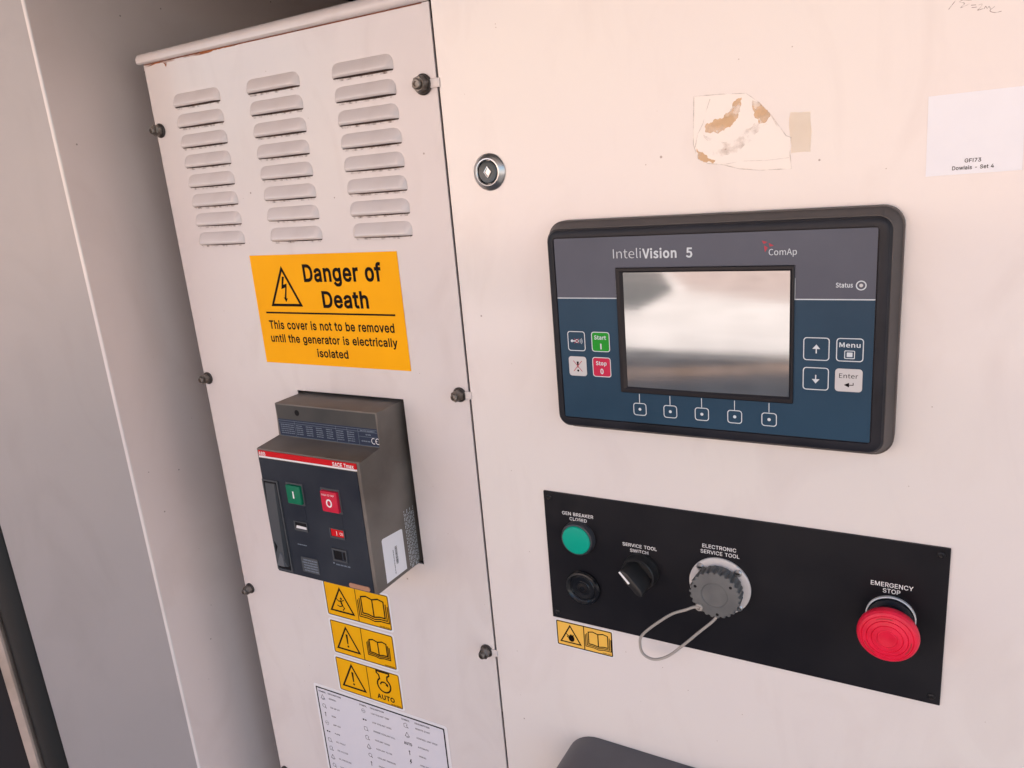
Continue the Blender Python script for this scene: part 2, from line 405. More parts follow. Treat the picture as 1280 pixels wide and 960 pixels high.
# lettering -------------------------------------------------------
# plain sans letter outlines, 500 units per em: 'advance|contour|contour'
GLYPHS_A = {
'-': '227|168,122 168,94 57,94 57,122',
'0': '227|113,-3 87,0 65,12 47,31 34,57 30,72 27,89 25,107 24,127 25,147 27,165 30,182 35,197 48,223 65,242 87,254 113,258 139,254 161,242 179,223 192,197 197,182 200,165 202,147 203,127 202,107 200,89 197,72 192,57 179,31 162,12 140,0|113,25 131,28 145,37 157,52 165,72 170,97 172,127 170,157 165,182 157,203 145,218 131,227 113,230 96,227 82,218 70,203 62,182 56,157 55,127 56,97 62,72 70,52 82,37 96,28',
'1': '227|38,0 38,27 195,27 195,0|138,254 138,0 106,0 106,224 105,224 43,179 43,213 99,254',
'2': '227|32,0 32,24 117,114 141,141 149,153 155,163 159,174 160,186 159,198 154,209 146,218 137,224 125,228 112,230 98,228 86,224 77,216 69,207 65,195 64,181 33,181 35,202 43,221 55,237 72,248 91,255 112,258 134,255 153,248 169,237 181,223 188,205 191,186 189,172 185,159 179,145 168,129 153,111 133,90 76,30 76,28 195,28 195,0',
'3': '227|109,-3 87,-1 66,5 49,15 35,29 26,46 22,66 55,66 57,54 63,44 72,35 83,30 95,26 109,25 124,26 138,30 149,37 157,46 163,58 165,72 163,86 158,98 150,109 137,117 121,122 101,124 78,124 78,150 144,224 144,226 35,226 35,254 186,254 186,230 106,139 106,144 132,144 154,138 172,127 185,111 194,93 196,72 194,51 185,33 172,18 154,6 133,-1',
'4': '227|20,53 20,79 123,254 155,254 54,83 54,81 207,81 207,53|141,0 141,61 141,73 141,159 171,159 171,0',
'5': '227|111,-3 89,-1 70,6 54,16 41,30 33,47 30,65 61,65 64,54 69,44 77,36 87,30 98,26 111,25 125,27 138,32 149,41 157,52 162,66 164,81 162,97 157,111 148,122 137,131 124,137 109,138 96,137 84,134 73,129 64,123 34,126 48,254 183,254 183,226 75,226 67,151 68,151 77,157 89,162 101,166 115,167 131,165 147,160 161,153 172,143 182,130 189,116 194,99 195,82 193,58 184,38 171,21 154,8 134,-1',
'6': '227|113,-3 91,-1 71,7 55,20 42,37 34,58 32,81 34,100 40,119 51,142 69,170 126,254 161,254 75,131 73,131 83,144 98,153 107,156 117,157 139,155 158,147 173,136 185,120 192,101 194,79 192,56 184,36 171,20 155,7 135,-1|113,24 127,26 139,31 149,40 157,51 162,64 164,79 162,94 157,107 149,118 139,126 127,131 113,133 99,131 87,126 77,118 69,107 64,94 62,79 64,64 69,51 77,40 87,31 99,26',
'7': '227|48,0 162,224 162,226 31,226 31,254 195,254 195,224 82,0',
'8': '227|113,-3 89,-1 68,6 50,17 37,31 29,48 26,68 28,83 33,98 40,110 51,121 63,128 76,132 76,133 59,141 46,154 38,171 35,190 38,209 45,225 57,239 73,249 92,256 113,258 134,256 153,249 169,239 181,225 188,209 191,190 188,171 180,154 167,141 150,133 150,132 164,128 176,121 186,110 194,98 199,83 200,68 198,48 189,31 176,17 158,6 137,-1|113,25 129,26 142,30 153,37 161,46 167,57 168,69 167,83 161,94 153,104 141,111 128,116 113,118 98,116 85,111 73,104 65,94 59,83 58,69 59,57 64,46 73,37 84,30 97,26|113,145 126,146 137,150 146,157 154,165 158,176 160,188 158,200 154,210 147,218 138,225 126,229 113,230 100,229 89,225 79,218 72,210 68,200 66,188 68,176 72,165 79,157 89,150 100,146',
'9': '227|113,258 135,255 155,247 171,234 184,217 192,197 194,173 192,155 186,135 175,112 158,84 100,0 65,0 151,124 154,124 144,111 128,101 119,98 109,97 87,100 69,107 53,119 41,134 34,154 32,176 34,198 42,218 55,235 71,247 91,255|113,230 99,228 87,223 77,215 69,204 64,191 63,176 64,161 69,148 77,137 87,129 99,123 113,122 127,123 139,129 149,137 157,147 162,160 164,175 162,190 157,204 150,215 139,223 127,228',
'A': '240|8,0 101,254 138,254 231,0 198,0 144,151 132,186 116,239 123,239 106,185 95,151 43,0|55,71 55,99 185,99 185,71',
'B': '228|30,0 30,254 121,254 145,252 164,245 180,235 190,221 197,205 199,187 198,172 193,160 187,150 178,143 168,137 157,133 157,131 170,129 182,123 192,114 201,102 207,86 209,68 207,50 200,33 189,20 172,9 151,2 123,0|62,29 122,29 148,31 165,40 175,53 178,68 176,81 171,92 163,102 153,109 140,114 124,115 62,115|62,143 119,143 132,144 144,148 154,155 162,163 166,174 168,186 165,202 156,214 141,223 120,226 62,226',
'C': '255|134,-3 118,-2 103,1 88,6 75,12 63,21 52,32 43,44 35,58 28,73 24,90 21,108 20,127 21,146 24,165 28,181 35,197 43,210 52,223 63,233 75,242 88,249 103,254 118,257 134,258 152,256 170,252 186,245 201,236 214,224 224,209 232,193 236,174 204,174 200,186 195,197 187,206 179,214 169,220 158,224 146,227 134,228 111,225 92,216 75,202 62,182 54,157 52,127 54,97 63,72 75,53 92,38 112,29 134,26 146,27 158,30 169,34 179,40 187,48 195,57 200,68 204,80 236,80 232,62 224,45 214,31 201,19 187,9 170,2 153,-2',
'D': '251|109,0 48,0 48,29 107,29 136,31 159,40 177,55 189,75 197,99 200,128 197,156 190,180 177,200 160,214 138,223 110,226 47,226 47,254 113,254 131,253 147,251 162,246 176,239 200,221 217,196 223,181 227,164 230,147 231,128 230,109 227,91 223,74 217,59 209,46 199,34 188,24 175,15 161,9 145,4 128,1|62,254 62,0 30,0 30,254',
'E': '209|30,0 30,254 186,254 186,226 62,226 62,143 178,143 178,114 62,114 62,29 188,29 188,0',
'F': '205|30,0 30,254 185,254 185,226 62,226 62,139 173,139 173,111 62,111 62,0',
'G': '260|134,-3 118,-2 102,1 88,6 75,13 63,21 52,32 42,44 35,58 28,73 24,90 21,108 20,127 21,146 24,165 28,181 35,197 42,210 52,223 62,233 74,242 88,249 102,254 117,257 132,258 152,256 170,252 187,245 202,235 214,222 225,208 232,192 237,174 204,174 199,186 194,197 186,206 178,213 168,220 158,224 146,227 133,228 111,225 92,216 75,202 62,182 54,157 52,127 54,97 63,72 75,53 92,38 112,29 134,26 155,29 172,36 187,47 198,62 205,80 207,101 217,100 141,100 141,128 239,128 239,100 236,71 225,45 209,25 188,9 163,0',
'H': '258|30,0 30,254 62,254 62,144 196,144 196,254 228,254 228,0 196,0 196,116 62,116 62,0',
'I': '95|32,0 32,254 63,254 63,0',
'J': '198|93,-3 62,2 38,16 28,27 22,40 18,56 17,73 17,86 49,86 49,73 52,52 61,37 75,28 93,25 110,28 124,37 133,52 136,73 136,254 168,254 168,73 167,56 163,40 156,27 147,16 123,2',
'K': '233|52,73 52,108 70,131 87,152 106,172 182,254 224,254 116,138 114,138|30,0 30,254 62,254 62,167 62,112 62,97 62,0|186,0 94,130 114,155 224,0',
'L': '196|30,0 30,254 62,254 62,29 181,29 181,0',
'M': '314|30,0 30,254 76,254 139,94 144,79 150,61 156,42 161,24 154,24 159,41 165,61 171,79 176,94 238,254 284,254 284,0 252,0 252,145 252,163 253,184 253,207 253,229 256,229 249,205 241,181 234,161 228,145 171,0 143,0 85,145 80,160 72,181 65,204 56,229 59,229 60,208 60,186 61,164 61,145 61,0',
'N': '262|30,0 30,254 68,254 172,91 181,75 194,53 207,27 202,27 200,54 200,79 199,97 199,254 232,254 232,0 193,0 101,145 89,165 74,191 54,226 60,227 61,192 62,164 62,145 62,0',
'O': '267|133,-3 118,-2 103,1 88,6 75,12 63,21 52,32 43,44 35,58 28,73 24,90 21,108 20,127 21,146 24,165 28,181 35,197 43,210 52,223 63,233 75,242 88,249 103,254 118,257 133,258 149,257 164,254 179,249 192,242 204,233 215,223 224,210 232,197 238,181 243,165 246,146 247,127 246,108 243,90 238,73 232,58 224,44 215,32 204,21 192,12 179,6 164,1 149,-2|133,26 155,29 175,38 191,52 204,72 212,97 215,127 212,157 204,182 191,202 175,216 155,225 133,228 112,225 92,216 75,202 63,182 54,157 52,127 54,97 63,72 75,52 92,38 112,29',
'P': '222|30,0 30,254 118,254 144,252 166,244 183,231 195,215 202,195 204,174 202,152 195,133 183,116 166,104 144,96 118,93 55,93 55,121 116,121 134,123 149,128 159,136 167,147 171,160 172,174 171,188 167,201 159,211 148,219 134,224 116,226 62,226 62,0',
'Q': '267|123,80 156,80 185,42 192,32 234,-24 200,-24 173,13 166,23|133,-3 118,-2 103,1 88,6 75,12 63,21 52,32 43,44 35,58 28,73 24,90 21,108 20,127 21,146 24,165 28,181 35,197 43,210 52,223 63,233 75,242 88,249 103,254 118,257 133,258 149,257 164,254 179,249 192,242 204,233 215,223 224,210 232,197 238,181 243,165 246,146 247,127 246,108 243,90 238,73 232,58 224,44 215,32 204,21 192,12 179,6 164,1 149,-2|133,26 155,29 175,38 191,52 204,72 212,97 215,127 212,157 204,182 191,202 175,216 155,225 133,228 112,225 92,216 75,202 63,182 54,157 52,127 54,97 63,72 75,52 92,38 112,29',
'R': '224|30,0 30,254 118,254 145,252 167,244 183,232 195,217 202,198 205,176 202,154 195,136 183,120 166,109 145,101 118,99 48,99 48,128 117,128 135,129 149,133 160,141 167,150 171,162 173,176 171,190 167,202 159,212 149,220 134,224 116,226 62,226 62,0|177,0 115,115 151,115 214,0',
'S': '223|112,-4 86,-2 64,5 46,15 32,30 23,48 19,68 52,68 55,55 62,44 71,35 83,29 97,26 112,25 128,26 143,30 155,37 165,46 171,57 173,70 171,81 166,89 158,96 148,102 122,111 92,120 64,130 43,145 30,163 26,186 29,206 37,224 51,238 69,249 90,256 114,258 137,256 158,249 175,238 189,224 197,208 200,189 169,189 163,206 151,219 134,227 112,229 97,228 84,224 73,218 64,209 59,199 58,188 60,176 65,167 74,160 85,154 106,147 132,140 156,132 168,126 179,119 189,110 197,99 202,85 204,69 201,50 193,32 180,17 162,5 139,-2',
'T': '224|16,226 16,254 208,254 208,226 128,226 128,0 96,0 96,226',
'U': '259|129,-4 101,-1 77,8 57,22 42,40 33,62 30,87 30,254 62,254 62,89 64,72 70,57 80,44 94,34 110,28 129,26 149,28 165,34 179,44 188,57 194,72 196,89 196,254 229,254 229,87 226,62 216,40 201,22 182,8 157,-1',
'V': '240|102,0 8,254 42,254 96,103 108,69 124,15 117,15 133,69 145,103 197,254 231,254 139,0',
'W': '343|78,0 8,254 41,254 82,98 88,73 93,47 98,20 95,20 100,47 106,73 112,98 153,254 190,254 231,98 237,73 243,47 249,20 244,20 249,47 255,73 261,98 302,254 335,254 265,0 228,0 184,161 176,196 168,237 175,237 167,197 159,161 115,0',
'X': '237|9,0 109,142 109,118 15,254 52,254 89,200 102,181 112,164 122,146 116,146 126,164 136,181 149,200 187,254 223,254 129,119 129,143 228,0 191,0 146,65 134,83 125,98 115,116 122,116 113,98 103,83 91,65 46,0',
'Y': '236|102,0 102,104 8,254 46,254 96,172 111,146 125,115 112,115 126,146 140,172 191,254 228,254 134,104 134,0',
'a': '195|80,-4 63,-3 47,2 34,11 24,22 17,37 15,54 17,69 22,80 29,90 39,97 50,102 63,105 89,110 117,113 133,117 138,127 138,128 137,139 133,148 128,156 120,161 110,164 98,165 85,164 75,161 59,150 50,137 20,146 29,161 39,173 52,182 66,188 82,191 97,192 119,190 131,186 143,180 153,172 161,160 167,145 168,126 168,0 138,0 138,26 136,26 126,12 118,6 108,1 95,-3|85,23 101,24 114,29 124,37 132,47 136,57 138,69 138,95 130,91 116,88 100,86 88,84 67,79 58,75 52,70 47,62 46,52 47,43 51,36 57,30 65,26 74,24',
'b': '212|115,-4 99,-3 86,2 76,8 69,16 59,29 56,29 56,0 26,0 26,254 57,254 57,160 59,160 69,173 76,180 86,186 98,191 115,192 137,189 156,180 173,166 185,146 193,122 195,94 193,66 185,42 173,23 157,8 137,-1|110,23 126,26 140,33 150,44 158,58 163,75 164,95 163,114 158,131 150,145 140,156 126,163 110,165 94,163 81,156 70,145 62,131 58,114 56,95 58,75 63,58 70,43 81,32 94,26',
'c': '198|104,-4 79,-1 58,8 41,23 28,43 20,66 17,94 20,122 28,146 41,165 58,180 79,189 104,192 117,191 130,189 142,184 153,178 162,170 170,161 176,150 181,138 151,131 145,145 135,155 121,162 104,165 86,162 73,155 62,144 54,129 50,112 48,94 50,75 54,59 62,44 73,33 86,26 104,23 121,26 135,33 146,44 152,59 181,51 177,39 171,28 163,19 153,11 142,4 130,0 117,-3',
'd': '212|98,-4 75,-1 56,8 40,23 27,42 20,66 17,94 20,122 27,146 40,166 56,180 75,189 98,192 114,191 126,186 136,180 144,173 153,160 155,160 155,254 186,254 186,0 156,0 156,29 153,29 143,16 136,8 126,2 114,-3|102,23 118,26 132,32 142,43 150,58 154,75 156,95 154,114 150,131 142,145 132,156 118,163 102,165 86,163 72,156 62,145 54,131 50,114 48,95 50,75 54,58 62,44 73,33 86,26',
'e': '202|106,-4 80,-1 58,8 41,23 28,42 20,66 17,93 20,121 28,145 40,165 58,180 78,189 103,192 118,191 133,187 147,180 160,170 170,157 179,141 184,121 186,97 186,85 37,85 37,110 169,110 155,101 153,119 149,134 141,147 131,157 118,163 103,165 87,163 73,157 62,147 54,135 50,121 48,105 48,89 50,69 55,53 64,40 76,31 90,25 106,23 117,24 127,26 135,31 143,36 149,44 153,53 182,45 177,32 168,20 156,10 141,2 125,-3',
'f': '127|114,190 114,164 3,164 3,190|40,0 40,216 42,231 48,243 57,252 68,259 80,264 94,265 111,263 121,260 114,234 107,236 97,237 85,235 77,230 72,221 71,209 71,0',
'g': '213|103,-75 84,-74 67,-70 53,-63 41,-55 32,-45 25,-35 51,-20 61,-33 68,-39 77,-44 89,-48 103,-49 124,-46 141,-38 152,-23 156,-3 156,34 153,34 143,21 136,14 126,8 114,4 97,2 76,5 56,13 40,27 28,45 20,68 17,96 20,123 27,147 40,166 56,180 76,189 98,192 114,191 127,186 137,180 144,173 154,159 157,159 157,190 186,190 186,-4 183,-27 175,-45 162,-59 145,-68 125,-73|102,30 118,32 132,38 142,47 150,61 155,77 156,96 155,115 150,132 142,146 132,156 119,163 102,165 86,163 73,156 62,145 54,131 50,115 48,96 50,78 54,61 62,48 73,38 86,32',
'h': '205|57,113 57,0 26,0 26,254 57,254 57,144 51,144 62,166 76,181 94,189 114,192 132,190 148,184 161,174 170,160 177,142 179,120 179,0 148,0 148,118 145,137 136,152 123,161 105,165 92,163 80,159 71,151 63,141 58,129',
'i': '83|26,0 26,190 57,190 57,0|42,221 34,223 27,227 22,234 21,242 22,249 27,256 34,260 42,262 50,260 57,256 62,249 63,242 62,234 57,227 50,223',
'k': '190|55,68 55,106 60,106 142,190 180,190 92,100 89,100|26,0 26,254 57,254 57,0|147,0 74,93 96,114 186,0',
'l': '78|24,0 24,254 54,254 54,0',
'm': '305|26,0 26,190 56,190 56,148 54,148 59,162 66,173 75,182 86,188 98,192 110,193 129,190 144,180 154,166 160,147 156,147 161,160 169,172 178,181 190,187 204,192 218,193 234,191 249,186 261,177 270,164 276,148 278,128 278,0 248,0 248,127 245,145 236,156 224,163 209,165 197,164 187,160 179,153 173,145 169,135 168,124 168,0 137,0 137,130 134,144 126,156 115,163 100,165 89,164 79,160 70,154 63,145 58,133 57,119 57,0',
'n': '205|57,113 57,0 26,0 26,190 56,190 56,144 51,144 62,166 76,181 94,189 114,192 132,190 147,184 160,174 170,160 176,142 179,120 179,0 148,0 148,118 145,137 136,152 123,161 105,165 92,163 80,159 71,151 63,141 58,129',
'o': '208|104,-4 79,-1 58,8 41,23 28,43 20,66 17,94 20,122 28,146 41,165 58,180 79,189 104,192 128,189 149,180 167,165 180,146 188,122 191,94 188,66 180,43 167,23 149,8 128,-1|104,23 121,26 135,33 146,44 154,59 158,75 160,94 158,112 154,129 146,144 135,155 121,162 104,165 86,162 73,155 62,144 54,129 50,112 48,94 50,75 54,59 62,44 73,33 86,26',
'p': '212|26,-71 26,190 56,190 56,160 59,160 69,173 76,180 86,186 98,191 115,192 137,189 156,180 173,166 185,146 193,122 195,94 193,66 185,42 173,23 157,8 137,-1 115,-4 99,-3 86,2 76,8 69,16 59,29 57,29 57,-71|110,23 126,26 140,33 150,44 158,58 163,75 164,95 163,114 158,131 150,145 140,156 126,163 110,165 94,163 81,156 70,145 62,131 58,114 56,95 58,75 63,58 70,43 81,32 94,26',
'r': '130|26,0 26,190 56,190 56,160 58,160 65,173 76,184 90,190 107,192 115,192 122,192 122,161 115,162 103,163 91,161 80,157 70,151 63,142 58,131 57,118 57,0',
's': '182|91,-4 72,-3 56,2 42,9 31,19 23,32 18,47 47,53 53,40 62,30 75,25 91,23 108,25 122,31 131,40 134,51 132,60 127,68 118,74 106,78 75,85 52,93 36,104 27,119 23,137 26,152 33,166 43,177 58,185 74,190 94,192 112,191 127,186 140,179 149,170 157,158 162,145 134,139 129,149 121,158 110,164 94,166 78,164 65,158 57,150 54,139 56,129 62,122 72,116 86,111 115,105 137,97 153,86 162,71 166,53 163,37 156,24 145,12 130,3 112,-2',
't': '114|102,190 102,164 3,164 3,190|32,236 63,236 63,49 64,38 68,31 75,26 85,25 93,26 101,27 107,1 96,-1 84,-2 62,1 46,11 36,26 32,46',
'u': '205|91,-3 73,-1 57,5 44,15 35,29 28,47 26,69 26,190 57,190 57,72 60,52 68,37 82,28 100,25 113,27 125,31 134,38 142,48 146,61 148,76 148,190 179,190 179,0 149,0 149,46 154,46 143,23 129,8 111,0',
'v': '195|81,0 9,190 42,190 83,78 93,43 103,10 92,10 101,43 112,78 152,190 186,190 113,0',
'w': '284|69,0 11,190 44,190 67,107 77,68 88,21 82,21 93,67 103,107 126,190 158,190 181,107 191,68 201,21 196,21 206,68 217,107 240,190 272,190 215,0 184,0 159,86 152,112 145,140 138,169 145,169 138,140 131,112 124,86 99,0',
'x': '189|10,0 86,109 86,86 14,190 50,190 74,153 90,127 104,103 88,103 101,127 117,153 141,190 176,190 104,84 104,107 179,0 143,0 115,43 100,68 86,91 102,91 89,68 74,43 46,0',
'y': '195|24,-69 31,-43 36,-44 52,-44 59,-42 65,-37 71,-29 75,-18 81,-1 9,190 42,190 83,78 93,43 103,10 92,10 101,43 112,78 153,190 186,190 102,-29 96,-43 88,-54 80,-62 70,-68 58,-71 46,-73 32,-72',
}
GLYPHS_B = {
'0': '97|49,-2 65,2 78,14 86,35 89,65 86,94 78,114 65,127 49,131 32,127 20,114 12,94 9,65 12,35 20,14 32,2|49,11 31,24 24,65 31,105 49,118 66,105 73,65 66,24',
'5': '97|46,-2 62,1 75,9 84,23 88,42 76,73 49,83 39,81 30,78 33,115 82,115 82,128 19,128 15,68 24,63 34,69 45,71 64,63 72,41 64,19 44,11 26,15 13,25 5,15 21,3',
'A': '106|1,0 17,0 29,39 76,39 89,0 106,0 62,128 44,128|33,52 40,72 53,115 53,115 66,72 72,52',
'C': '112|66,-2 88,3 105,16 96,26 83,16 67,12 50,16 38,26 30,43 27,65 30,86 38,103 51,113 67,116 82,113 93,104 102,115 88,126 67,131 44,126 26,113 14,92 10,64 14,36 26,15 44,2',
'E': '103|18,0 93,0 93,14 34,14 34,61 82,61 82,74 34,74 34,115 92,115 92,128 18,128',
'I': '51|18,0 34,0 34,128 18,128',
'M': '142|18,0 32,0 32,71 30,109 31,109 41,80 65,13 76,13 100,80 111,109 112,109 109,71 109,0 124,0 124,128 105,128 81,60 72,33 71,33 62,60 37,128 18,128',
'N': '127|18,0 33,0 33,67 32,88 31,107 32,107 46,81 92,0 109,0 109,128 93,128 93,62 94,41 96,21 95,21 81,47 34,128 18,128',
'S': '104|53,-2 85,8 97,34 89,56 70,68 52,76 38,84 31,98 37,111 55,116 71,113 84,105 92,115 76,126 55,131 26,121 14,97 23,75 40,64 59,56 74,47 80,33 73,18 53,12 34,16 18,28 8,17 28,3',
'V': '101|41,0 60,0 101,128 84,128 64,59 51,16 50,16 38,59 17,128 0,128',
'a': '99|38,-2 55,2 70,11 70,11 71,0 85,0 85,58 77,87 52,98 30,93 14,85 20,74 33,81 49,84 65,77 69,60 42,56 24,48 14,38 10,25 18,5|43,11 31,14 26,26 35,41 69,50 69,23 56,14',
'e': '97|55,-2 72,1 86,7 80,18 69,12 56,11 34,20 25,44 89,44 90,53 80,85 52,98 36,94 22,84 13,68 9,47 13,26 22,11 37,1|25,55 34,77 52,85 69,77 76,55',
'i': '48|16,0 32,0 32,95 16,95|24,115 32,118 35,125 32,133 24,136 17,133 14,125 17,118',
'l': '50|33,-2 42,-1 40,11 37,11 32,18 32,139 16,139 16,19 20,3',
'm': '162|16,0 32,0 32,69 45,80 56,84 69,78 74,58 74,0 90,0 90,69 102,80 114,84 127,78 131,58 131,0 147,0 147,60 140,88 119,98 102,92 87,79 78,93 61,98 45,93 31,81 31,81 29,95 16,95',
'n': '107|16,0 32,0 32,69 45,80 58,84 72,78 76,58 76,0 92,0 92,60 85,88 63,98 46,93 31,81 31,81 29,95 16,95',
'o': '106|53,-2 70,1 84,11 93,26 97,47 93,69 84,84 70,94 53,98 36,94 22,84 13,69 9,47 13,26 22,11 36,1|53,11 33,21 26,47 33,74 53,84 73,74 81,47 73,21',
'p': '109|16,-40 32,-40 32,-8 32,9 45,1 58,-2 74,1 87,11 96,27 99,49 97,69 90,84 78,94 61,98 45,93 31,84 31,84 29,95 16,95|55,11 45,13 32,21 32,71 45,81 57,84 77,74 83,49 75,21',
'r': '68|16,0 32,0 32,61 44,78 56,83 65,82 68,95 58,98 43,92 31,78 31,78 29,95 16,95',
's': '82|41,-2 67,6 75,26 66,45 47,55 32,61 26,71 30,81 44,85 55,83 65,77 73,87 60,94 44,98 19,90 11,71 20,53 39,43 53,36 60,25 56,15 41,10 26,13 13,22 6,11 22,1',
't': '66|46,-2 64,1 60,13 50,11 38,15 35,29 35,82 61,82 61,95 35,95 35,122 22,122 20,95 5,94 5,82 19,82 19,29 25,6',
'u': '106|44,-2 61,2 75,15 76,15 77,0 90,0 90,95 74,95 74,28 62,15 49,12 35,18 31,37 31,95 15,95 15,35 22,7',
}
from mathutils.geometry import delaunay_2d_cdt
FACES = {'A': GLYPHS_A, 'B': GLYPHS_B}
def _wind(p, c):
    w = 0
    for i in range(len(c)):
        (x1, y1), (x2, y2) = c[i - 1], c[i]
        if (y1 > p[1]) != (y2 > p[1]) and p[0] < (x2 - x1) * (p[1] - y1) / (y2 - y1) + x1:
            w += 1 if y2 > y1 else -1
    return w
def _grow(c, w):
    if not w: return c
    n = len(c); out = []
    for i in range(n):
        p, a, b = Vector(c[i]), Vector(c[i - 1]), Vector(c[(i + 1) % n])
        d1 = (p - a).normalized(); d2 = (b - p).normalized()
        n1 = Vector((-d1.y, d1.x)); n2 = Vector((-d2.y, d2.x)); m_ = n1 + n2
        m_ = m_.normalized() if m_.length > 1e-6 else n1
        q = p + m_ * w / max(.5, m_.dot(n1)); out.append((q.x, q.y))
    return out
_font = {}
def glyph_mesh(body, bold, font='A'):
    k = (body, bold, font)
    if k in _font: return _font[k]
    vs, fs = [], []; x = 0.0
    for c in body:
        if c == ' ': x += .25; continue
        adv, *cts = FACES[font][c].split('|')
        cts = [_grow([tuple(float(q) / 500 for q in p.split(',')) for p in ct.split()][::(-1 if font == 'B' else 1)], bold) for ct in cts]
        V2 = []; E2 = []
        for ct in cts:
            b0 = len(V2); V2 += [Vector(p) for p in ct]
            E2 += [(b0 + i, b0 + (i + 1) % len(ct)) for i in range(len(ct))]
        ov, oe, of, *_ = delaunay_2d_cdt(V2, E2, [], 0, 1e-5)
        base = len(vs); vs += [(p.x + x, p.y, 0) for p in ov]
        for f in of:
            cx = sum(ov[i].x for i in f) / len(f); cy = sum(ov[i].y for i in f) / len(f)
            if sum(_wind((cx, cy), ct) for ct in cts) < 0 if WSIGN < 0 else sum(_wind((cx, cy), ct) for ct in cts) > 0:
                fs.append(tuple(base + i for i in f))
        x += int(adv) / 500 + 1.4 * bold
    _font[k] = (vs, fs)
    return _font[k]
_h = [tuple(float(q) for q in p.split(',')) for p in GLYPHS_A['I'].split('|')[1].split()]
WSIGN = _wind((45, 100), _h)
CAP_B = max(v_[1] for v_ in glyph_mesh('I', 0, 'B')[0])
CAP = max(v_[1] for v_ in glyph_mesh('H', 0)[0])

def text(bm, body, u0, u1, vb, cap, d, bold=0.0, mapf=None, rot=0.0, font='A'):
    vs, fs = glyph_mesh(body, bold, font)
    x0 = min(q[0] for q in vs); x1 = max(q[0] for q in vs)
    s = (u1 - u0) / (x1 - x0); t = cap / (CAP if font == 'A' else CAP_B)
    c, sn = math.cos(rot), math.sin(rot)
    out = []
    for x, y, dz in vs:
        a, b = (x - x0) * s, y * t
        u, v = u0 + a * c - b * sn, vb + a * sn + b * c
        out.append(bm.verts.new(mapf(u, v)) if mapf else P(bm, u, v, d + dz))
    for f in fs:
        try: bm.faces.new([out[i] for i in f])
        except ValueError: pass

def lettering(parent, lines, d, mat, bold=0.0, font='A'):
    """each line of print is one part: (words, u0, u1, baseline, cap height[, bold])"""
    for ln in lines:
        bm = new(); text(bm, ln[0], ln[1], ln[2], ln[3], ln[4], d, ln[5] if len(ln) > 5 else bold, font=font)
        obj('lettering', bm, mat, parent)

def dashes(bm, u0, u1, v, h, d, rng, mapf=None, word=(1.2, 4.0), gap=.5):
    """print too small to read: a broken row of tiny bars"""
    u = u0
    while u < u1 - .4:
        w = min(rng.uniform(*word), u1 - u)
        q = u
        while q < u + w - .15:
            c = rng.uniform(.18, .42) * h * 1.1
            pts = [(q, v), (q + c, v), (q + c, v + h * rng.uniform(.75, 1)), (q, v + h * rng.uniform(.75, 1))]
            if mapf: bm.faces.new([bm.verts.new(mapf(*p)) for p in pts])
            else: flat(bm, pts, d)
            q += c + .12 * h
        u += w + gap

def tri(cx, base, top, half, r=0): return [(cx - half, base), (cx + half, base), (cx, top)]

def book(bm, cx, cy, w, h, lw, d):
    """open book with stacked page edges, drawn in outline"""
    for k in range(3):
        o = k * w * .055
        dv = -k * h * .085
        L = [(cx, cy - h * .36 + dv), (cx - w * .18, cy - h * .30 + dv), (cx - w * .34 - o, cy - h * .30 + dv), (cx - w * .34 - o, cy + h * .36 + dv * .9)]
        R = [(2 * cx - a, b) for a, b in L]
        if k == 0:
            stroke(bm, L + [(cx - w * .18, cy + h * .42), (cx, cy + h * .34), (cx + w * .18, cy + h * .42)] + R[::-1][0:1] + R[::-1][1:], lw, d, True)
            stroke(bm, [(cx, cy + h * .34), (cx, cy - h * .36)], lw, d)
        else:
            stroke(bm, L, lw * .8, d); stroke(bm, R, lw * .8, d)

def ragged(pts, amt, depth=3, seed=1):
    """midpoint-displaced outline: torn edge"""
    r_ = random.Random(seed)
    for k in range(depth):
        out = []
        for i in range(len(pts)):
            a, b = Vector(pts[i]), Vector(pts[(i + 1) % len(pts)])
            e = b - a; n_ = Vector((-e.y, e.x)).normalized() if e.length else Vector((0, 0))
            out += [tuple(a), tuple((a + b) / 2 + n_ * r_.uniform(-1, 1) * min(amt, e.length * .22))]
        pts = out; amt *= .6
    return pts

# ================================================================ THE YARD (only seen in reflections and by its bounced light)
def ground_sheet(name, mat, pts, z):
    bm = new(); bm.faces.new([bm.verts.new((x, y, z)) for x, y in pts])
    return obj(name, bm, mat, kind='structure')
ground_sheet('ground', 'concrete', [(-200, -200), (200, -200), (200, 200), (-200, 200)], 0.0)
ground_sheet('shade_apron', 'shade_apron', [(-9, 1.5), (-9, -5.3), (6, -5.7), (6, 1.5)], 0.004)  # dark sheet standing for the generator's shadow on the ground
ground_sheet('verge', 'earth', [(-6, -3.2), (3.0, -6.2), (3.0, -6.5), (-6, -3.46)], 0.008)
ground_sheet('road', 'asphalt', [(-14, -6.9), (-2.84, -7.1), (-2.74, -8.3), (-3.5, -9.9), (-14, -12)], 0.004)
ground_sheet('pavement', 'paving', [(-2.6, -8.5), (-1.3, -7.7), (0.5, -7.2), (6, -7.4), (6, -15.9), (-14, -15.9), (-14, -12.1), (-3.4, -10.0)], 0.004)

# opposite yard wall with coping
yw = thing('yard_wall', 'pinkish rendered yard wall with flat coping facing the generator', 'wall', (0, -1450, 16000))
bm = new(); box(bm, -14000, 9000, -1450, 4200, 16000, 16250); obj('wall', bm, 'brick', yw)
bm = new(); box(bm, -14050, 9050, 4203, 4280, 15950, 16300); obj('coping', bm, 'concrete', yw)

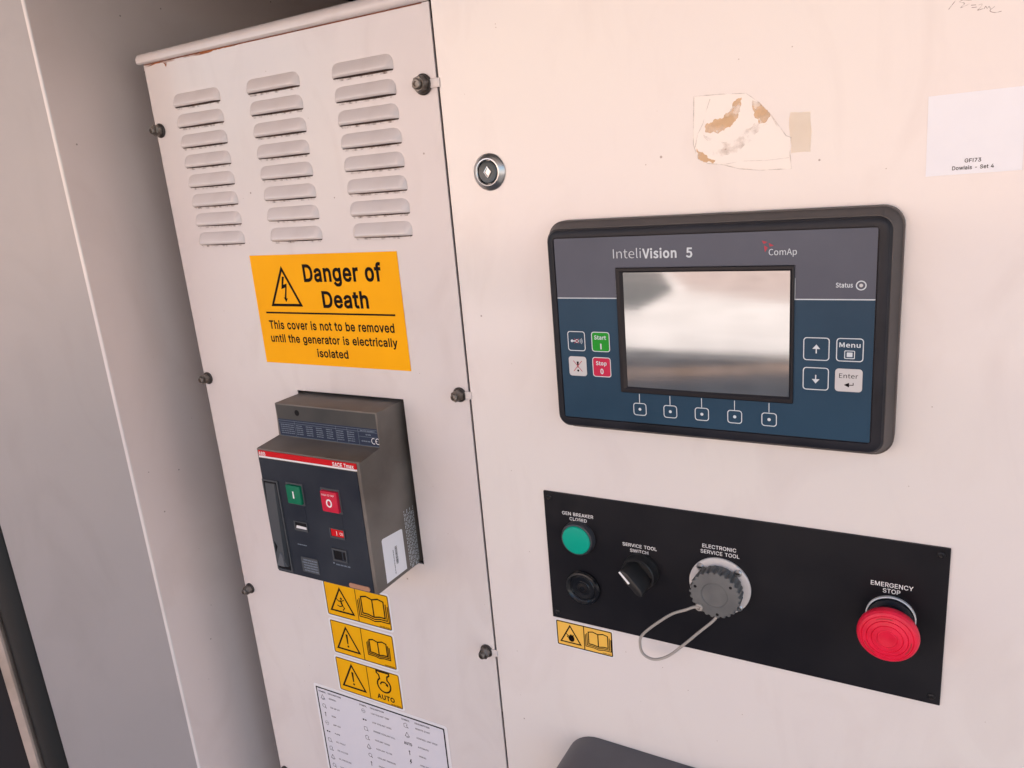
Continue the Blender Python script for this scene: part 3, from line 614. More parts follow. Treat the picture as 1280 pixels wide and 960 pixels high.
# ================================================================ CANOPY of the generator
X0 = -555.0
ca = thing('generator_canopy', 'cream sheet steel canopy around the generator with dark interior and open front', 'generator canopy', (0, -1300, -300))
bm = new(); box(bm, -1500, 900, 340, 380, -1500, 100); obj('roof', bm, 'paint', ca)
bm = new(); box(bm, X0 + 2, 855, 326, 338, -710, 90); obj('roof_light_block', bm, 'foam', ca)  # unseen dark lining added to cut light under the roof
bm = new()
slab(bm, [(-1400, 0), (850, 0), (850, 1), (-1400, 1)], 0, 1)
for v_ in bm.verts:   # unseen raised canopy door, added and lengthened to block sky light
    q = v_.co; d_ = -q.y * 1000; t_ = (q.z - Z0) * 1000
    v_.co = W(q.x * 1000, 372 + (330 if d_ > .5 else 0) + 25 * t_, 102 + (1300 if d_ > .5 else 0))
obj('sky_block_door', bm, 'paint', ca)
bm = new(); box(bm, -1500, 900, -1450, -1000, -1500, 60); obj('base_frame', bm, 'inside', ca)
bm = new(); box(bm, X0 - 1, 900, -1000, 339, -730, -720); obj('rear_partition', bm, 'inside', ca)
bm = new(); box(bm, 860, 900, -1000, 339, -1500, 60); obj('side_wall', bm, 'paint', ca)
# inner wall beside the cover
bm = new()
loft(bm, [(rrect(X0 - 2, X0, -1000, 339, 0, 0), -719), (rrect(X0 - 2, X0, -1000, 339, 0, 0), 74.5)])
obj('inner_wall', bm, 'wallin', ca)

def extr(path, v0, v1, name, mat, parent, smooth=False, th=None, **k):
    """vertical sheet following a plan path of (u, d) points"""
    bm = new()
    n = 24
    a = [[P(bm, u, v0 + (v1 - v0) * i / n, d) for u, d in path] for i in range(n + 1)]
    for r0, r1 in zip(a, a[1:]):
        for i in range(len(path) - 1):
            bm.faces.new((r0[i], r0[i + 1], r1[i + 1], r1[i]))
    if len(path) > 2 and path[0] == path[-1]: bmesh.ops.remove_doubles(bm, verts=bm.verts, dist=1e-7)
    return obj(name, bm, mat, parent, smooth=smooth, **k)

# folded edge, cream for its highlight, and angled post face, shade in its colour
E = Vector((-110, 85)).normalized()
A0 = Vector((X0, 76.0))
def T(t, off=0.0):
    nrm = Vector((E.y, -E.x)) * -1
    nrm = Vector((.6114, .7913))
    q = A0 + E * t + nrm * off
    return (q.x, q.y)
post_path = []
for i in range(7):
    a = i / 6
    # quarter-turn fillet from the inner wall (facing +u) to the post face
    ang = a * math.atan2(.7913, .6114)
    post_path.append((X0 - 2.5 + 2.5 * math.cos(ang), 74.5 + 2.5 * math.sin(ang)))
post_path += [(post_path[-1][0] + E.x * t, post_path[-1][1] + E.y * t) for t in (.6, 1.6, 60, 139, 143)]
post_path += [(post_path[-1][0] - 8, post_path[-1][1] - 10), (post_path[-1][0] + E.x * 40 - 8, post_path[-1][1] + E.y * 40 - 10)]
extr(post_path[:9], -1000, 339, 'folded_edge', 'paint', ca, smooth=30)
extr(post_path[8:], -1000, 339, 'post_face', 'paint_shaded', ca, smooth=30)
# seal and door edge
seal = [T(145, -9), T(145.5, -1), T(150, 3), T(157, 4.5), T(164, 3.5), T(169, 0), T(171, -3), T(171.5, -10)]
so = extr(seal, -1000, 339, 'rubber_seal', 'rubber', None, smooth=40,
          label='black rubber door seal running down beside the shade-toned canopy post', cat='door seal')
bm = new()
pth = [T(173, -10), T(173, 1), T(174.5, 3), T(183, 3), T(184.5, 1), T(184.5, -25)]
extr(pth, -1000, 339, 'lip', 'lip_tan', ca, smooth=30)
bm = new(); 
pth = [T(186, -60), T(186, -30), T(560, -30), T(561, -50), T(187, -60)]
pth = [T(186, -30), T(760, -30), T(760, -60), T(186, -60), T(186, -30)]
so = extr(pth, -1000, 339, 'side_block_door', 'foam', None, label='black canopy door added beyond the rubber seal to block light from the left', cat='door')  # added door, extended outward to shade the left side

# ================================================================ CONTROL DOOR (right sheet)
door = thing('control_door', 'large cream painted control panel sheet right of the long vertical seam', 'panel door', (80, -1000, 0))
bm = new(); sheet(bm, -156.2, 760, -1000, 325, [], 0.0, 2.0); obj('door_skin', bm, 'paint', door)
bm = new(); box(bm, -158.6, -150, -1000, 324, -14, -2.6); obj('seam_backing', bm, 'gap', door)
bm = new(); box(bm, -149, 756, -995, 323, -40, -2.4); obj('door_core', bm, 'inside', door)

# small paint scribble top right
bm = new()
hw = [[(196.0, 144.5), (199.2, 148.6)],
      [(204.4, 148.9), (201.2, 147.6), (203.8, 146.4), (202.0, 144.4), (206.2, 145.8)],
      [(202.3, 148.6), (207.2, 147.4)],
      [(207.0, 144.9), (209.5, 144.7)], [(207.4, 143.6), (209.9, 143.5)],
      [(210.6, 144.4), (212.4, 144.6), (211.6, 142.9), (210.4, 141.8), (213.2, 142.2)],
      [(213.6, 142.0), (214.2, 143.2), (215.0, 141.9), (215.8, 142.9), (216.6, 141.4)],
      [(218.6, 142.4), (216.4, 140.6), (218.8, 139.2), (222.0, 139.4)]]
for s in hw: stroke(bm, [tuple(q) for q in smooth_path(s, 5)], .32, .12)
obj('handwriting', bm, 'pencil', door)

# ================================================================ COVER (left sheet) with louvres
cov = thing('terminal_cover', 'cream removable sheet cover with three columns of louvres left of the seam', 'cover', (-330, -1000, 0))
LV = []
for cx, (ua, ub) in enumerate(((-470.6, -405.2), (-368.2, -302.2), (-264.6, -199.0))):
    for k in range(8):
        LV.append((ua, ub, 31.2 + 19.12 * k - (.6 if cx == 0 else 0)))
AP = (-367.0, -232.0, -290.6, -119.2)
holes = [(a + 2, b - 2, v - .5, v + 3.5) for a, b, v in LV if True]
# columns share v rows, so keep each row's numbers identical
holes = [(round(a, 2), round(b, 2), round(c, 2), round(d, 2)) for a, b, c, d in holes] + [AP]
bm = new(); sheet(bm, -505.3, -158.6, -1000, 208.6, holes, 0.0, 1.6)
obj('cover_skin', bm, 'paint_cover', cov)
bm = new(); box(bm, -505.3, -503.7, -1000, 208.6, -60, -1.7); obj('side_return', bm, 'inside', cov)  # unseen side fold, coloured dark to cut bounce onto the wall

rng = random.Random(3)
def louvre_mesh(L=65.6, H=12.2, D=6.6):
    bm = new()
    nu, nv = 34, 12
    R = 6.8
    grid = []
    for j in range(nv + 1):
        t = j / nv
        row = []
        v = H * t
        # outline: square at the mouth, rounded shoulders at the top
        ins = 0.0
        if v > H - R: ins = R - math.sqrt(max(0, R * R - (v - (H - R)) ** 2))
        for i in range(nu + 1):
            s = i / nu
            s = .5 - .5 * math.cos(math.pi * s) if True else s
            u = ins + (L - 2 * ins) * s
            e = min(u - ins, L - ins - u)
            side = math.sin(min(1, e / 6.5) * math.pi / 2) ** .8
            prof = (1 - t ** 1.55) ** .95 * (1 - .35 * max(0, .12 - t) / .12)
            sag = .9 + .1 * math.sin(math.pi * u / L)
            row.append((u, v, D * side * prof * sag if 0 < e else 0))
        grid.append(row)
    top = [[bm.verts.new(Vector((u / 1000, -(d + .05) / 1000, v / 1000))) for u, v, d in r] for r in grid]
    for a, b in zip(top, top[1:]):
        for i in range(nu):
            bm.faces.new((a[i], a[i + 1], b[i + 1], b[i]))
    # sheet thickness at the mouth, turned inwards
    lip = [bm.verts.new(Vector((u / 1000, -max(d - 1.1, -.3) / 1000, (v + .15) / 1000))) for u, v, d in grid[0]]
    for i in range(nu): bm.faces.new((lip[i], lip[i + 1], top[0][i + 1], top[0][i]))
    inn = [bm.verts.new(Vector((u / 1000, -max(d - 1.1, -.3) / 1000, (v + 7) / 1000))) for u, v, d in grid[0]]
    for i in range(nu): bm.faces.new((inn[i], inn[i + 1], lip[i + 1], lip[i]))
    me = bpy.data.meshes.new('louvre'); bm.to_mesh(me); bm.free()
    me.polygons.foreach_set('use_smooth', [True] * len(me.polygons)); me.set_sharp_from_angle(angle=rad(50))
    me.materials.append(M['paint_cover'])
    return me
lme = louvre_mesh()
bm = new()
vs = [bm.verts.new(Vector(((u) / 1000, -.0002, v / 1000))) for u, v in ((3, -2.6), (63, -2.8), (64, -.2), (1, -.2))]
bm.faces.new(vs); gme = bpy.data.meshes.new('grime'); bm.to_mesh(gme); bm.free(); gme.materials.append(M['grime'])
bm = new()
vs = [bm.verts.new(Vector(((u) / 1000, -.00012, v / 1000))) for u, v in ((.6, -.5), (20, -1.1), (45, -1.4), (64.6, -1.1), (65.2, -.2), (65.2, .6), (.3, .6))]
bm.faces.new(vs); sme = bpy.data.meshes.new('slot_shadow_gap'); bm.to_mesh(sme); bm.free(); sme.materials.append(M['gap'])  # dark strip standing for the shaded slot under each louvre mouth
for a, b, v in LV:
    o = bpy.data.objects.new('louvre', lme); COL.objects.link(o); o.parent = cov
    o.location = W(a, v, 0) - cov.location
    for nm, mm in (('grime', gme), ('slot_shade_line', sme)):
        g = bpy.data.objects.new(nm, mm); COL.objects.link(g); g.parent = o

# top flange: rolled lid edge over the cover
fl = new()
prof = [(208.9, .6), (209.2, 2.8), (210.6, 4.2), (214, 4.4), (217, 3.4), (219.4, 1.2), (220.8, -3), (221.0, -40)]
rows = []
for i in range(25):
    u = -510.5 + (352 * i / 24)
    k = .88 + .26 * (u + 510) / 352
    rows.append([P(fl, u, 208.9 + (v - 208.9) * k, d) for v, d in prof])
for a, b in zip(rows, rows[1:]):
    for i in range(len(prof) - 1): fl.faces.new((a[i], a[i + 1], b[i + 1], b[i]))
fl.faces.new(rows[0]); fl.faces.new(rows[-1][::-1])
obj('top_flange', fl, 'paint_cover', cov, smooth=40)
# rust along the flange joint
bm = new(); stroke(bm, [(-505, 208.3), (-420, 208.5), (-330, 208.4), (-165, 208.4)], .9, .25); obj('rust_line', bm, 'rust_thin', cov)
bm = new()
flat(bm, ragged([(-505, 205.8), (-476, 206.9), (-472.5, 202.0), (-470, 206.6), (-440, 207.0), (-405, 207.2), (-396, 207.6), (-372, 207.9), (-372, 208.8), (-505, 208.8)], .8, 3, 6), .3)
obj('rust_bleed', bm, 'rust', cov)

# ================================================================ BOLTS
def make_bolt(u, v, label, clip, twist=0.0, big=1.0, kind='hex'):
    t = thing('hex_bolt', label, 'bolt', (u, v, 0), 'bolts holding the sheet cover')
    bm = new(); lathe(bm, u, v, [(7.2 * big, .1), (7.4 * big, 1.2), (6.4 * big, 2.2)], 28); obj('washer', bm, 'bolt_dark', t, smooth=30)
    bm = new()
    h = [circ(u, v, r * big, 6, twist) for r in (5.9, 5.9, 5.2)]
    loft(bm, [(h[0], 2.3), (h[1], 7.4), (h[2], 8.4)]); obj('head', bm, 'bolt', t)
    bm = new(); lathe(bm, u, v, [(3.7 * big, 8.3), (3.7 * big, 10.4), (3.0 * big, 11.2), (1.9 * big, 11.2), (1.7 * big, 10.2)], 24); obj('stud', bm, 'bolt', t, smooth=30)
    if clip:
        bm = new(); box(bm, u + 6, -155.2, v - 3.6, v + 3.4, .1, 1.5, ch=.5); obj('clip', bm, 'paint_cover', t)
    return t
make_bolt(-171.2, 149.4, 'hex bolt with bright head on the seam beside the top louvres', True, .2, 1.12)
make_bolt(-167.6, -110.0, 'hex bolt on the seam level with the top of the circuit breaker', True, .4, .92)
make_bolt(-167.6, -371.5, 'dark hex bolt on the seam near the yellow stickers', True, .1, .92)
make_bolt(-498.6, 145.6, 'hex bolt on the left cover edge beside the top louvres', False, .5, .95)
make_bolt(-499.2, -114.0, 'hex bolt on the left cover edge just above breaker height', False, .3, .92)
make_bolt(-497.0, -373.0, 'hex bolt on the left cover edge below the circuit breaker', False, .0, .88)
make_bolt(-497.0, -634.5, 'hex bolt on the left cover edge cut by the bottom of the picture', False, .3, .9)

# ================================================================ QUARTER-TURN LOCK
lk = thing('panel_lock', 'round chrome quarter turn lock with square insert on the cream door', 'lock', (-116.8, 77.6, 0))
bm = new(); lathe(bm, -116.8, 77.6, [(14.2, .1), (14.4, 1.0), (13.6, 2.2), (10.6, 4.2), (9.8, 4.3), (9.2, 3.6), (9.0, 1.4)], 56); obj('rim', bm, 'steel', lk, smooth=25)
bm = new(); lathe(bm, -116.8, 77.6, [(8.8, 1.5), (8.8, 3.0), (8.0, 3.6), (6.5, 3.3)], 40); obj('core', bm, 'lock_dark', lk, smooth=25)
bm = new()
q = lambda r: [(-116.8 + r * .75, 77.6), (-116.8, 77.6 + r), (-116.8 - r * .75, 77.6), (-116.8, 77.6 - r)]
loft(bm, [(q(4.6), 3.3), (q(4.6), 4.1), (q(3.4), 4.2), (q(3.2), 3.5)]); obj('insert', bm, 'steel', lk)

# ================================================================ DANGER SIGN
sg = thing('danger_sign', 'large amber danger of death sign with lightning triangle under the louvres', 'sign', (-310, -91, 0))
bm = new(); slab(bm, [(-403.2, -91.2), (-218.6, -91.2), (-218.6, 17.8), (-402.2, 17.8)], .1, .5); obj('sign_face', bm, 'yellow', sg)
lettering(sg, [('Danger of', -333.6, -238.4, -8.0, 15.4, .026), ('Death', -313.8, -257.6, -33.0, 14.8, .026),
               ('This cover is not to be removed', -390.2, -231.6, -55.5, 8.1, .022),
               ('until the generator is electrically', -391.0, -230.0, -69.0, 7.6, .022),
               ('isolated', -330.8, -291.2, -82.5, 7.6, .022)], .62, 'black')
bm = new(); stroke(bm, [(-391.9, -39.2), (-228.6, -39.4)], 1.7, .62); obj('rule', bm, 'black', sg)
bm = new(); stroke(bm, [(-380.6, -31.4), (-342.2, -31.4), (-361.4, 4.4)], 2.6, .62, True); obj('triangle', bm, 'black', sg)
bm = new(); flat(bm, [(-362.2, -3.0), (-365.4, -15.6), (-360.0, -14.0), (-362.6, -24.0), (-364.0, -23.6), (-361.6, -28.4), (-358.8, -24.8), (-360.6, -24.6), (-357.2, -10.0), (-362.2, -11.4), (-359.4, -3.6)], .62)
obj('lightning_bolt', bm, 'black', sg)

# ================================================================ CIRCUIT BREAKER
cb = thing('circuit_breaker', 'stepped grey circuit breaker with slate face and red strip sticking out of the cover', 'circuit breaker', (-301, -290, 0))
UL, UR = -366.2, -238.2
prof_ = [(-60, -290.2), (64.2, -290.2), (64.2, -158.6), (33.0, -156.6), (33.0, -122.6), (-60, -122.6)]   # (d, v)
bm = new()
va = [P(bm, UL, v, d) for d, v in prof_]; vb_ = [P(bm, UR, v, d) for d, v in prof_]
for i in range(6): bm.faces.new((va[i], va[(i + 1) % 6], vb_[(i + 1) % 6], vb_[i]))
bm.faces.new(va[::-1]); bm.faces.new(vb_)
bmesh.ops.bevel(bm, geom=bm.edges[:], offset=.0009, segments=2, affect='EDGES', profile=.6)
obj('moulded_case', bm, 'cb_grey', cb, smooth=30)
fp = []
bm = new(); box(bm, UL + 1.3, UR - 4.0, -289.2, -168.4, 64.3, 65.0, r=.6, ch=.3); face = obj('face_plate', bm, 'cb_face', cb)
bm = new(); box(bm, UL + 2.6, UR - 3.4, -165.6, -160.2, 64.3, 65.2, r=.3, ch=.2); st = obj('red_strip', bm, 'cb_red', cb)
bm = new(); box(bm, UL + 2.6, UR - 3.4, -167.2, -165.7, 64.3, 65.15); obj('white_line', bm, 'white', cb)
lettering(st, [('ABB', -363.2, -354.2, -165.0, 3.6, .012), ('SACE Tmax', -269.4, -244.4, -165.0, 3.5, .018)], 65.32, 'white')
# upper face: screw hole and blue rating table
bm = new(); lathe(bm, -337.6, -130.8, [(3.0, 32.9), (3.0, 33.2), (2.5, 33.25)], 24); obj('screw_hole', bm, 'cb_dark', cb)
bm = new(); box(bm, UL + 1.5, UR - 1.8, -156.8, -124.0, 32.9, 33.12); obj('upper_face_plate', bm, 'cb_upper', cb)
bm = new(); box(bm, UL + 1.6, UR - 2.0, -156.0, -138.4, 33.1, 33.2); tb = obj('rating_table', bm, 'cb_label', cb)
bm = new()
for v in (-139.9, -142.2, -155.6): stroke(bm, [(UL + 2, v), (UR - 2, v)], .28, 33.3)
for u in (-343, -290, -276, -262.8): stroke(bm, [(u, -139.9), (u, -155.0)], .25, 33.3)
stroke(bm, [(-262.8, -147), (UR - 2, -147)], .25, 33.3)
for k in range(5):
    v = -144.6 - k * 2.15
    dashes(bm, -362, -344.5, v, 1.0, 33.3, rng)
    for c in range(6): dashes(bm, -341.5 + c * 13, -333 + c * 13, v, 1.0, 33.3, rng, word=(2, 6))
dashes(bm, -260, -243, -141.6, 1.0, 33.3, rng); dashes(bm, -254, -248, -145.4, 1.3, 33.3, rng); dashes(bm, -260, -249, -152, 1.3, 33.3, rng)
obj('table_print', bm, 'print_grey', tb)
bm = new()
for cx in (-245.4, -240.6):
    pts = [(cx + 2.4 * math.cos(a), -150.4 + 2.7 * math.sin(a)) for a in [rad(60 + 240 * i / 14) for i in range(15)]]
    stroke(bm, pts, .65, 33.34)
stroke(bm, [(-242.9, -150.4), (-241.2, -150.4)], .65, 33.34)
obj('approval_mark', bm, 'white', tb)
# charging handle in its recess on the left of the face
bm = new(); sheet(bm, -364.4, -343.6, -287.0, -189.6, [(-362.8, -345.4, -285.4, -191.2)], 66.2, 1.2); obj('handle_surround', bm, 'cb_light', cb)
bm = new(); box(bm, -362.6, -345.6, -285.2, -191.4, 65.0, 65.25); obj('handle_recess', bm, 'cb_dark', cb)
bm = new()
rows = []
for i in range(13):
    t = i / 12; v = -193 - 88 * t
    w0 = -361.6 + 1.0 * t; w1 = -347.6 + (1.2 * math.sin(t * 3.1))
    dd = 66.2 + 3.2 * math.sin(min(1, t * 1.25) * math.pi * .5) - (2.6 if t > .93 else 0)
    if .70 < t < .84: w0 += 5.5 * math.sin((t - .70) / .14 * math.pi)
    rows.append([P(bm, w0, v, 65.3), P(bm, w0 + .8, v, dd), P(bm, w1 - .8, v, dd + .4), P(bm, w1, v, 65.3)])
for a, b in zip(rows, rows[1:]):
    for i in range(3): bm.faces.new((a[i], a[i + 1], b[i + 1], b[i]))
bm.faces.new(rows[0]); bm.faces.new(rows[-1][::-1])
obj('charging_handle', bm, 'cb_light', cb, smooth=35)
bm = new()
loft(bm, [([(-360.2, -281.5), (-348.0, -281.5), (-348.6, -266.0), (-352.2, -262.0)], 66.0), ([(-359.2, -279.5), (-349.2, -279.5), (-349.8, -268.0), (-352.2, -265.0)], 70.6)])
obj('handle_tip', bm, 'handle_tip', cb)  # flared handle end, its highlight put in as paler slate
bm = new(); box(bm, -333.4, -311.6, -211.2, -188.8, 65.02, 65.5, r=.8); obj('green_button_surround', bm, 'cb_light', cb)
bm = new(); box(bm, -331.4, -313.4, -209.4, -190.6, 65.5, 68.2, r=.8, ch=.8); gb = obj('close_button', bm, 'cb_green', cb, smooth=30)
bm = new(); text(bm, 'I', -323.3, -321.7, -203.4, 7.0, 68.3, .01); obj('lettering', bm, 'white', gb)
bm = new(); box(bm, -289.2, -265.8, -212.6, -188.4, 65.02, 65.5, r=.8); obj('red_button_surround', bm, 'cb_light', cb)
bm = new(); box(bm, -287.4, -267.6, -211.0, -190.4, 65.5, 68.4, r=.8, ch=.8); rb = obj('trip_button', bm, 'cb_redbtn', cb, smooth=30)
bm = new(); text(bm, 'PUSH TO TRIP', -285.6, -270.6, -194.8, 1.7, 68.5); obj('lettering', bm, 'white', rb)
bm = new(); text(bm, 'O', -281.4, -274.4, -205.6, 7.4, 68.5, .02); obj('lettering', bm, 'white', rb)
# shallow vertical bands below the buttons
bm = new(); box(bm, -331.4, -313.6, -226, -211.6, 65.02, 65.25); obj('face_band', bm, 'cb_face', cb)
bm = new(); box(bm, -287.2, -267.8, -226.4, -213, 65.02, 65.25); obj('face_band', bm, 'cb_face', cb)
def window(u0, u1, v0, v1, mat, nm):
    bm = new(); sheet(bm, u0, u1, v0, v1, [(u0 + 1.3, u1 - 1.0, v0 + 1.8, v1 - .8)], 66.0, .95); w = obj('indicator_frame', bm, 'cb_light', cb)
    bm = new(); box(bm, u0 + 1.3, u1 - 1.0, v0 + 1.8, v1 - .8, 65.04, 65.3); o = obj(nm, bm, mat, w); return o
w1 = window(-330.8, -313.6, -238.4, -228.8, 'cb_dark', 'indicator_window')
bm = new(); slab(bm, [(-327.8, -233.2), (-315.4, -233.8), (-315.4, -236.2), (-329.0, -236.2)], 65.35, 65.6); obj('indicator_flag', bm, 'backing', cb)
w2 = window(-285.4, -267.2, -238.6, -228.4, 'cb_red', 'indicator_window')
bm = new(); text(bm, 'I', -277.6, -276.9, -235.4, 4.2, 65.42); text(bm, 'ON', -273.6, -269.6, -235.0, 3.2, 65.42); obj('lettering', bm, 'white', w2.parent)
bm = new(); sheet(bm, -286.4, -268.6, -262.8, -249.6, [(-284.8, -270.0, -261.2, -251.4)], 66.0, .95); lkp = obj('padlock_frame', bm, 'cb_light', cb)
bm = new(); box(bm, -284.6, -275.6, -260.8, -251.6, 65.04, 65.4); box(bm, -273.4, -270.4, -260.2, -252.4, 65.04, 65.4, r=1.0); obj('padlock_slot', bm, 'cb_dark', lkp)
bm = new(); dashes(bm, -331.4, -319.4, -254.4, 1.1, 65.12, rng); dashes(bm, -284.4, -267.4, -267.4, 1.5, 65.12, rng); obj('face_print', bm, 'print_grey', cb)
bm = new(); flat(bm, circ(-287, -265.8, .9, 12), 65.12); obj('face_dot', bm, 'print_grey', cb)
bm = new(); box(bm, -329.8, -307.8, -283.0, -266.8, 65.02, 65.5, r=.6); ml = obj('maker_label', bm, 'cb_light', cb)
bm = new()
for k in range(5): dashes(bm, -328.6 + rng.uniform(0, 2), -309.2, -270.2 - k * 2.8, 1.5, 65.6, rng, word=(1.5, 6))
obj('label_print', bm, 'print_grey', ml)
bm = new(); box(bm, -271.6, -246.2, -288.2, -283.4, 65.02, 65.6, r=2.2, ch=.2)
M['copper'] = principled('copper_tab', (.42, .21, .13), .5)
obj('copper_tab', bm, 'copper', cb)
# labels on the right flank (plane u = UR)
def side(dx): return lambda a, v: W(UR + dx, v, a)
bm = new(); bm.faces.new([bm.verts.new(side(.15)(a, v)) for a, v in ((19.0, -286.3), (50.0, -286.0), (49.8, -242.2), (48.2, -240.8), (20.5, -243.4), (19.0, -244.6))])
sl = obj('serial_label', bm, 'paper', cb)
bm = new()
rg = random.Random(11)
for k in range(22):  # vertical code printed along the label
    v = -256 - k * .85
    hgt = rg.uniform(.3, .55)
    bm.faces.new([bm.verts.new(side(.25)(a, b)) for a, b in ((30.0, v), (33.2, v), (33.2, v - hgt), (30.0, v - hgt))])
dashes(bm, -283, -258, 28.5, 1.0, 0, rg, mapf=lambda a, b: W(UR + .25, a, b + 7.0))
obj('label_print', bm, 'black', sl)
bm = new()
for k in range(7):
    dashes(bm, -289 + (0 if k % 3 else 3), -228 - (k % 2) * 4, -1 + k * 2.3, 1.1, 0, rg, mapf=lambda a, b: W(UR + .25, a, b), word=(1, 5), gap=1.2)
obj('flank_print', bm, 'line', cb)
# dark cavity behind the aperture
bm = new(); box(bm, -372, -228, -296, -114, -80, -66); obj('cavity_back', bm, 'inside', cov)

# ================================================================ YELLOW STICKERS
def sticker(u0, u1, v0, v1, label, left, right, d=.1, yel='yellow2', r=2.0, margin=2.2):
    t = thing('warning_sticker', label, 'sticker', ((u0 + u1) / 2, v0, 0), 'yellow pictogram stickers')
    bm = new(); box(bm, u0 - margin, u1 + margin, v0 - margin, v1 + margin, d, d + .15, r=r + 1); obj('backing', bm, 'backing', t)
    bm = new(); box(bm, u0, u1, v0, v1, d + .16, d + .3, r=r); y = obj('yellow_field', bm, yel, t)
    D = d + .42
    bm = new()
    ring_flat(bm, rrect(u0, u1, v0, v1, r), rrect(u0 + 1.0, u1 - 1.0, v0 + 1.0, v1 - 1.0, r * .6), D)
    um = (u0 + u1) / 2 + (u1 - u0) * .0
    stroke(bm, [(um, v0 + .5), (um, v1 - .5)], .9, D)
    obj('border', bm, 'black', y)
    w = um - u0; h = v1 - v0; cx = (u0 + um) / 2
    bm = new(); stroke(bm, [(cx - w * .36, v0 + h * .17), (cx + w * .36, v0 + h * .17), (cx, v0 + h * .86)], h * .05, D, True)
    obj('triangle', bm, 'black', y)
    bm = new(); cy = v0 + h * .4
    if left == '!':
        flat(bm, [(cx - h * .035, v0 + h * .66), (cx - h * .018, v0 + h * .36), (cx + h * .018, v0 + h * .36), (cx + h * .035, v0 + h * .66)], D)
        flat(bm, circ(cx, v0 + h * .29, h * .032, 12), D)
    elif left == 'fall':
        flat(bm, circ(cx + w * .01, cy + h * .17, h * .035, 12), D)
        stroke(bm, [(cx - w * .02, cy + h * .12), (cx + w * .03, cy - h * .05)], h * .055, D)
        stroke(bm, [(cx - w * .16, cy + h * .16), (cx - w * .08, cy + h * .08), (cx - w * .01, cy + h * .09), (cx + w * .1, cy + h * .14)], h * .028, D)
        stroke(bm, [(cx + w * .03, cy - h * .04), (cx - w * .06, cy - h * .08), (cx - w * .14, cy - h * .05)], h * .03, D)
        stroke(bm, [(cx + w * .03, cy - h * .04), (cx + w * .08, cy - h * .10), (cx + w * .02, cy - h * .18)], h * .03, D)
    elif left == 'hand':
        flat(bm, [(cx + w * .03 + w * .11 * math.cos(a), cy + h * .14 * math.sin(a) - h * .04) for a in [2 * math.pi * i / 16 for i in range(16)]], D)
        stroke(bm, [(cx + w * .02, cy + h * .12), (cx + w * .01, cy - h * .06)], h * .05, D)
        stroke(bm, [(cx + w * .10, cy + h * .12), (cx + w * .09, cy - h * .06)], h * .04, D)
        stroke(bm, [(cx - w * .16, cy + h * .12), (cx - w * .08, cy + h * .05), (cx - w * .12, cy), (cx - w * .02, cy - h * .06)], h * .03, D)
    obj('pictogram', bm, 'black', y)
    cx = (um + u1) / 2; cy = (v0 + v1) / 2
    bm = new()
    if right == 'book': book(bm, cx, cy + h * .03, w * 1.0, h * .72, h * .04, D)
    elif right == 'small book': book(bm, cx, cy, w * .78, h * .56, h * .038, D)
    else:
        n = []
        R = h * .21; cy2 = cy + h * .10
        for i in range(21):
            a = rad(125 + 290 * i / 20); n.append((cx + R * math.cos(a), cy2 - h * .04 + R * math.sin(a)))
        n += [(cx + R * .62, cy2 + h * .24), (cx + R * .95, cy2 + h * .29), (cx + R * .95, cy2 + h * .35), (cx - R * .95, cy2 + h * .35), (cx - R * .95, cy2 + h * .29), (cx - R * .62, cy2 + h * .24)]
        stroke(bm, n, h * .045, D, True)
        ar = [(cx + R * .55 * math.cos(rad(a)), cy2 - h * .06 + R * .55 * math.sin(rad(a))) for a in range(170, 20, -15)]
        stroke(bm, ar, h * .04, D)
        e = ar[-1]; flat(bm, [(e[0] - h * .05, e[1] - h * .02), (e[0] + h * .04, e[1] + h * .03), (e[0] + h * .035, e[1] - h * .08)], D)
    obj('pictogram', bm, 'black', y)
    if right == 'engine':
        bm = new(); text(bm, 'AUTO', cx - w * .27, cx + w * .27, v0 + h * .12, h * .13, D, .03); obj('lettering', bm, 'black', y)
    bm = new(); dashes(bm, u1 - w * .36, u1 - 2.2, v0 + 1.6, h * .03, D, rng, word=(3, 5)); obj('fine_print', bm, 'black', y)
    return t
sticker(-374.8, -285.4, -378.8, -337.4, 'yellow sticker with falling figure and open book half hidden below the breaker', 'fall', 'book')
sticker(-374.2, -286.6, -427.0, -385.7, 'yellow sticker with exclamation triangle and small open book, middle of the three', '!', 'small book')
sticker(-375.2, -285.6, -476.6, -433.5, 'yellow sticker with exclamation triangle and engine sign marked AUTO', '!', 'engine')
sticker(-88.1, -33.8, -343.0, -318.0, 'small pale yellow hand crush and book sticker under the black plate', 'hand', 'book', yel='yellow3', r=1.2, margin=1.3)

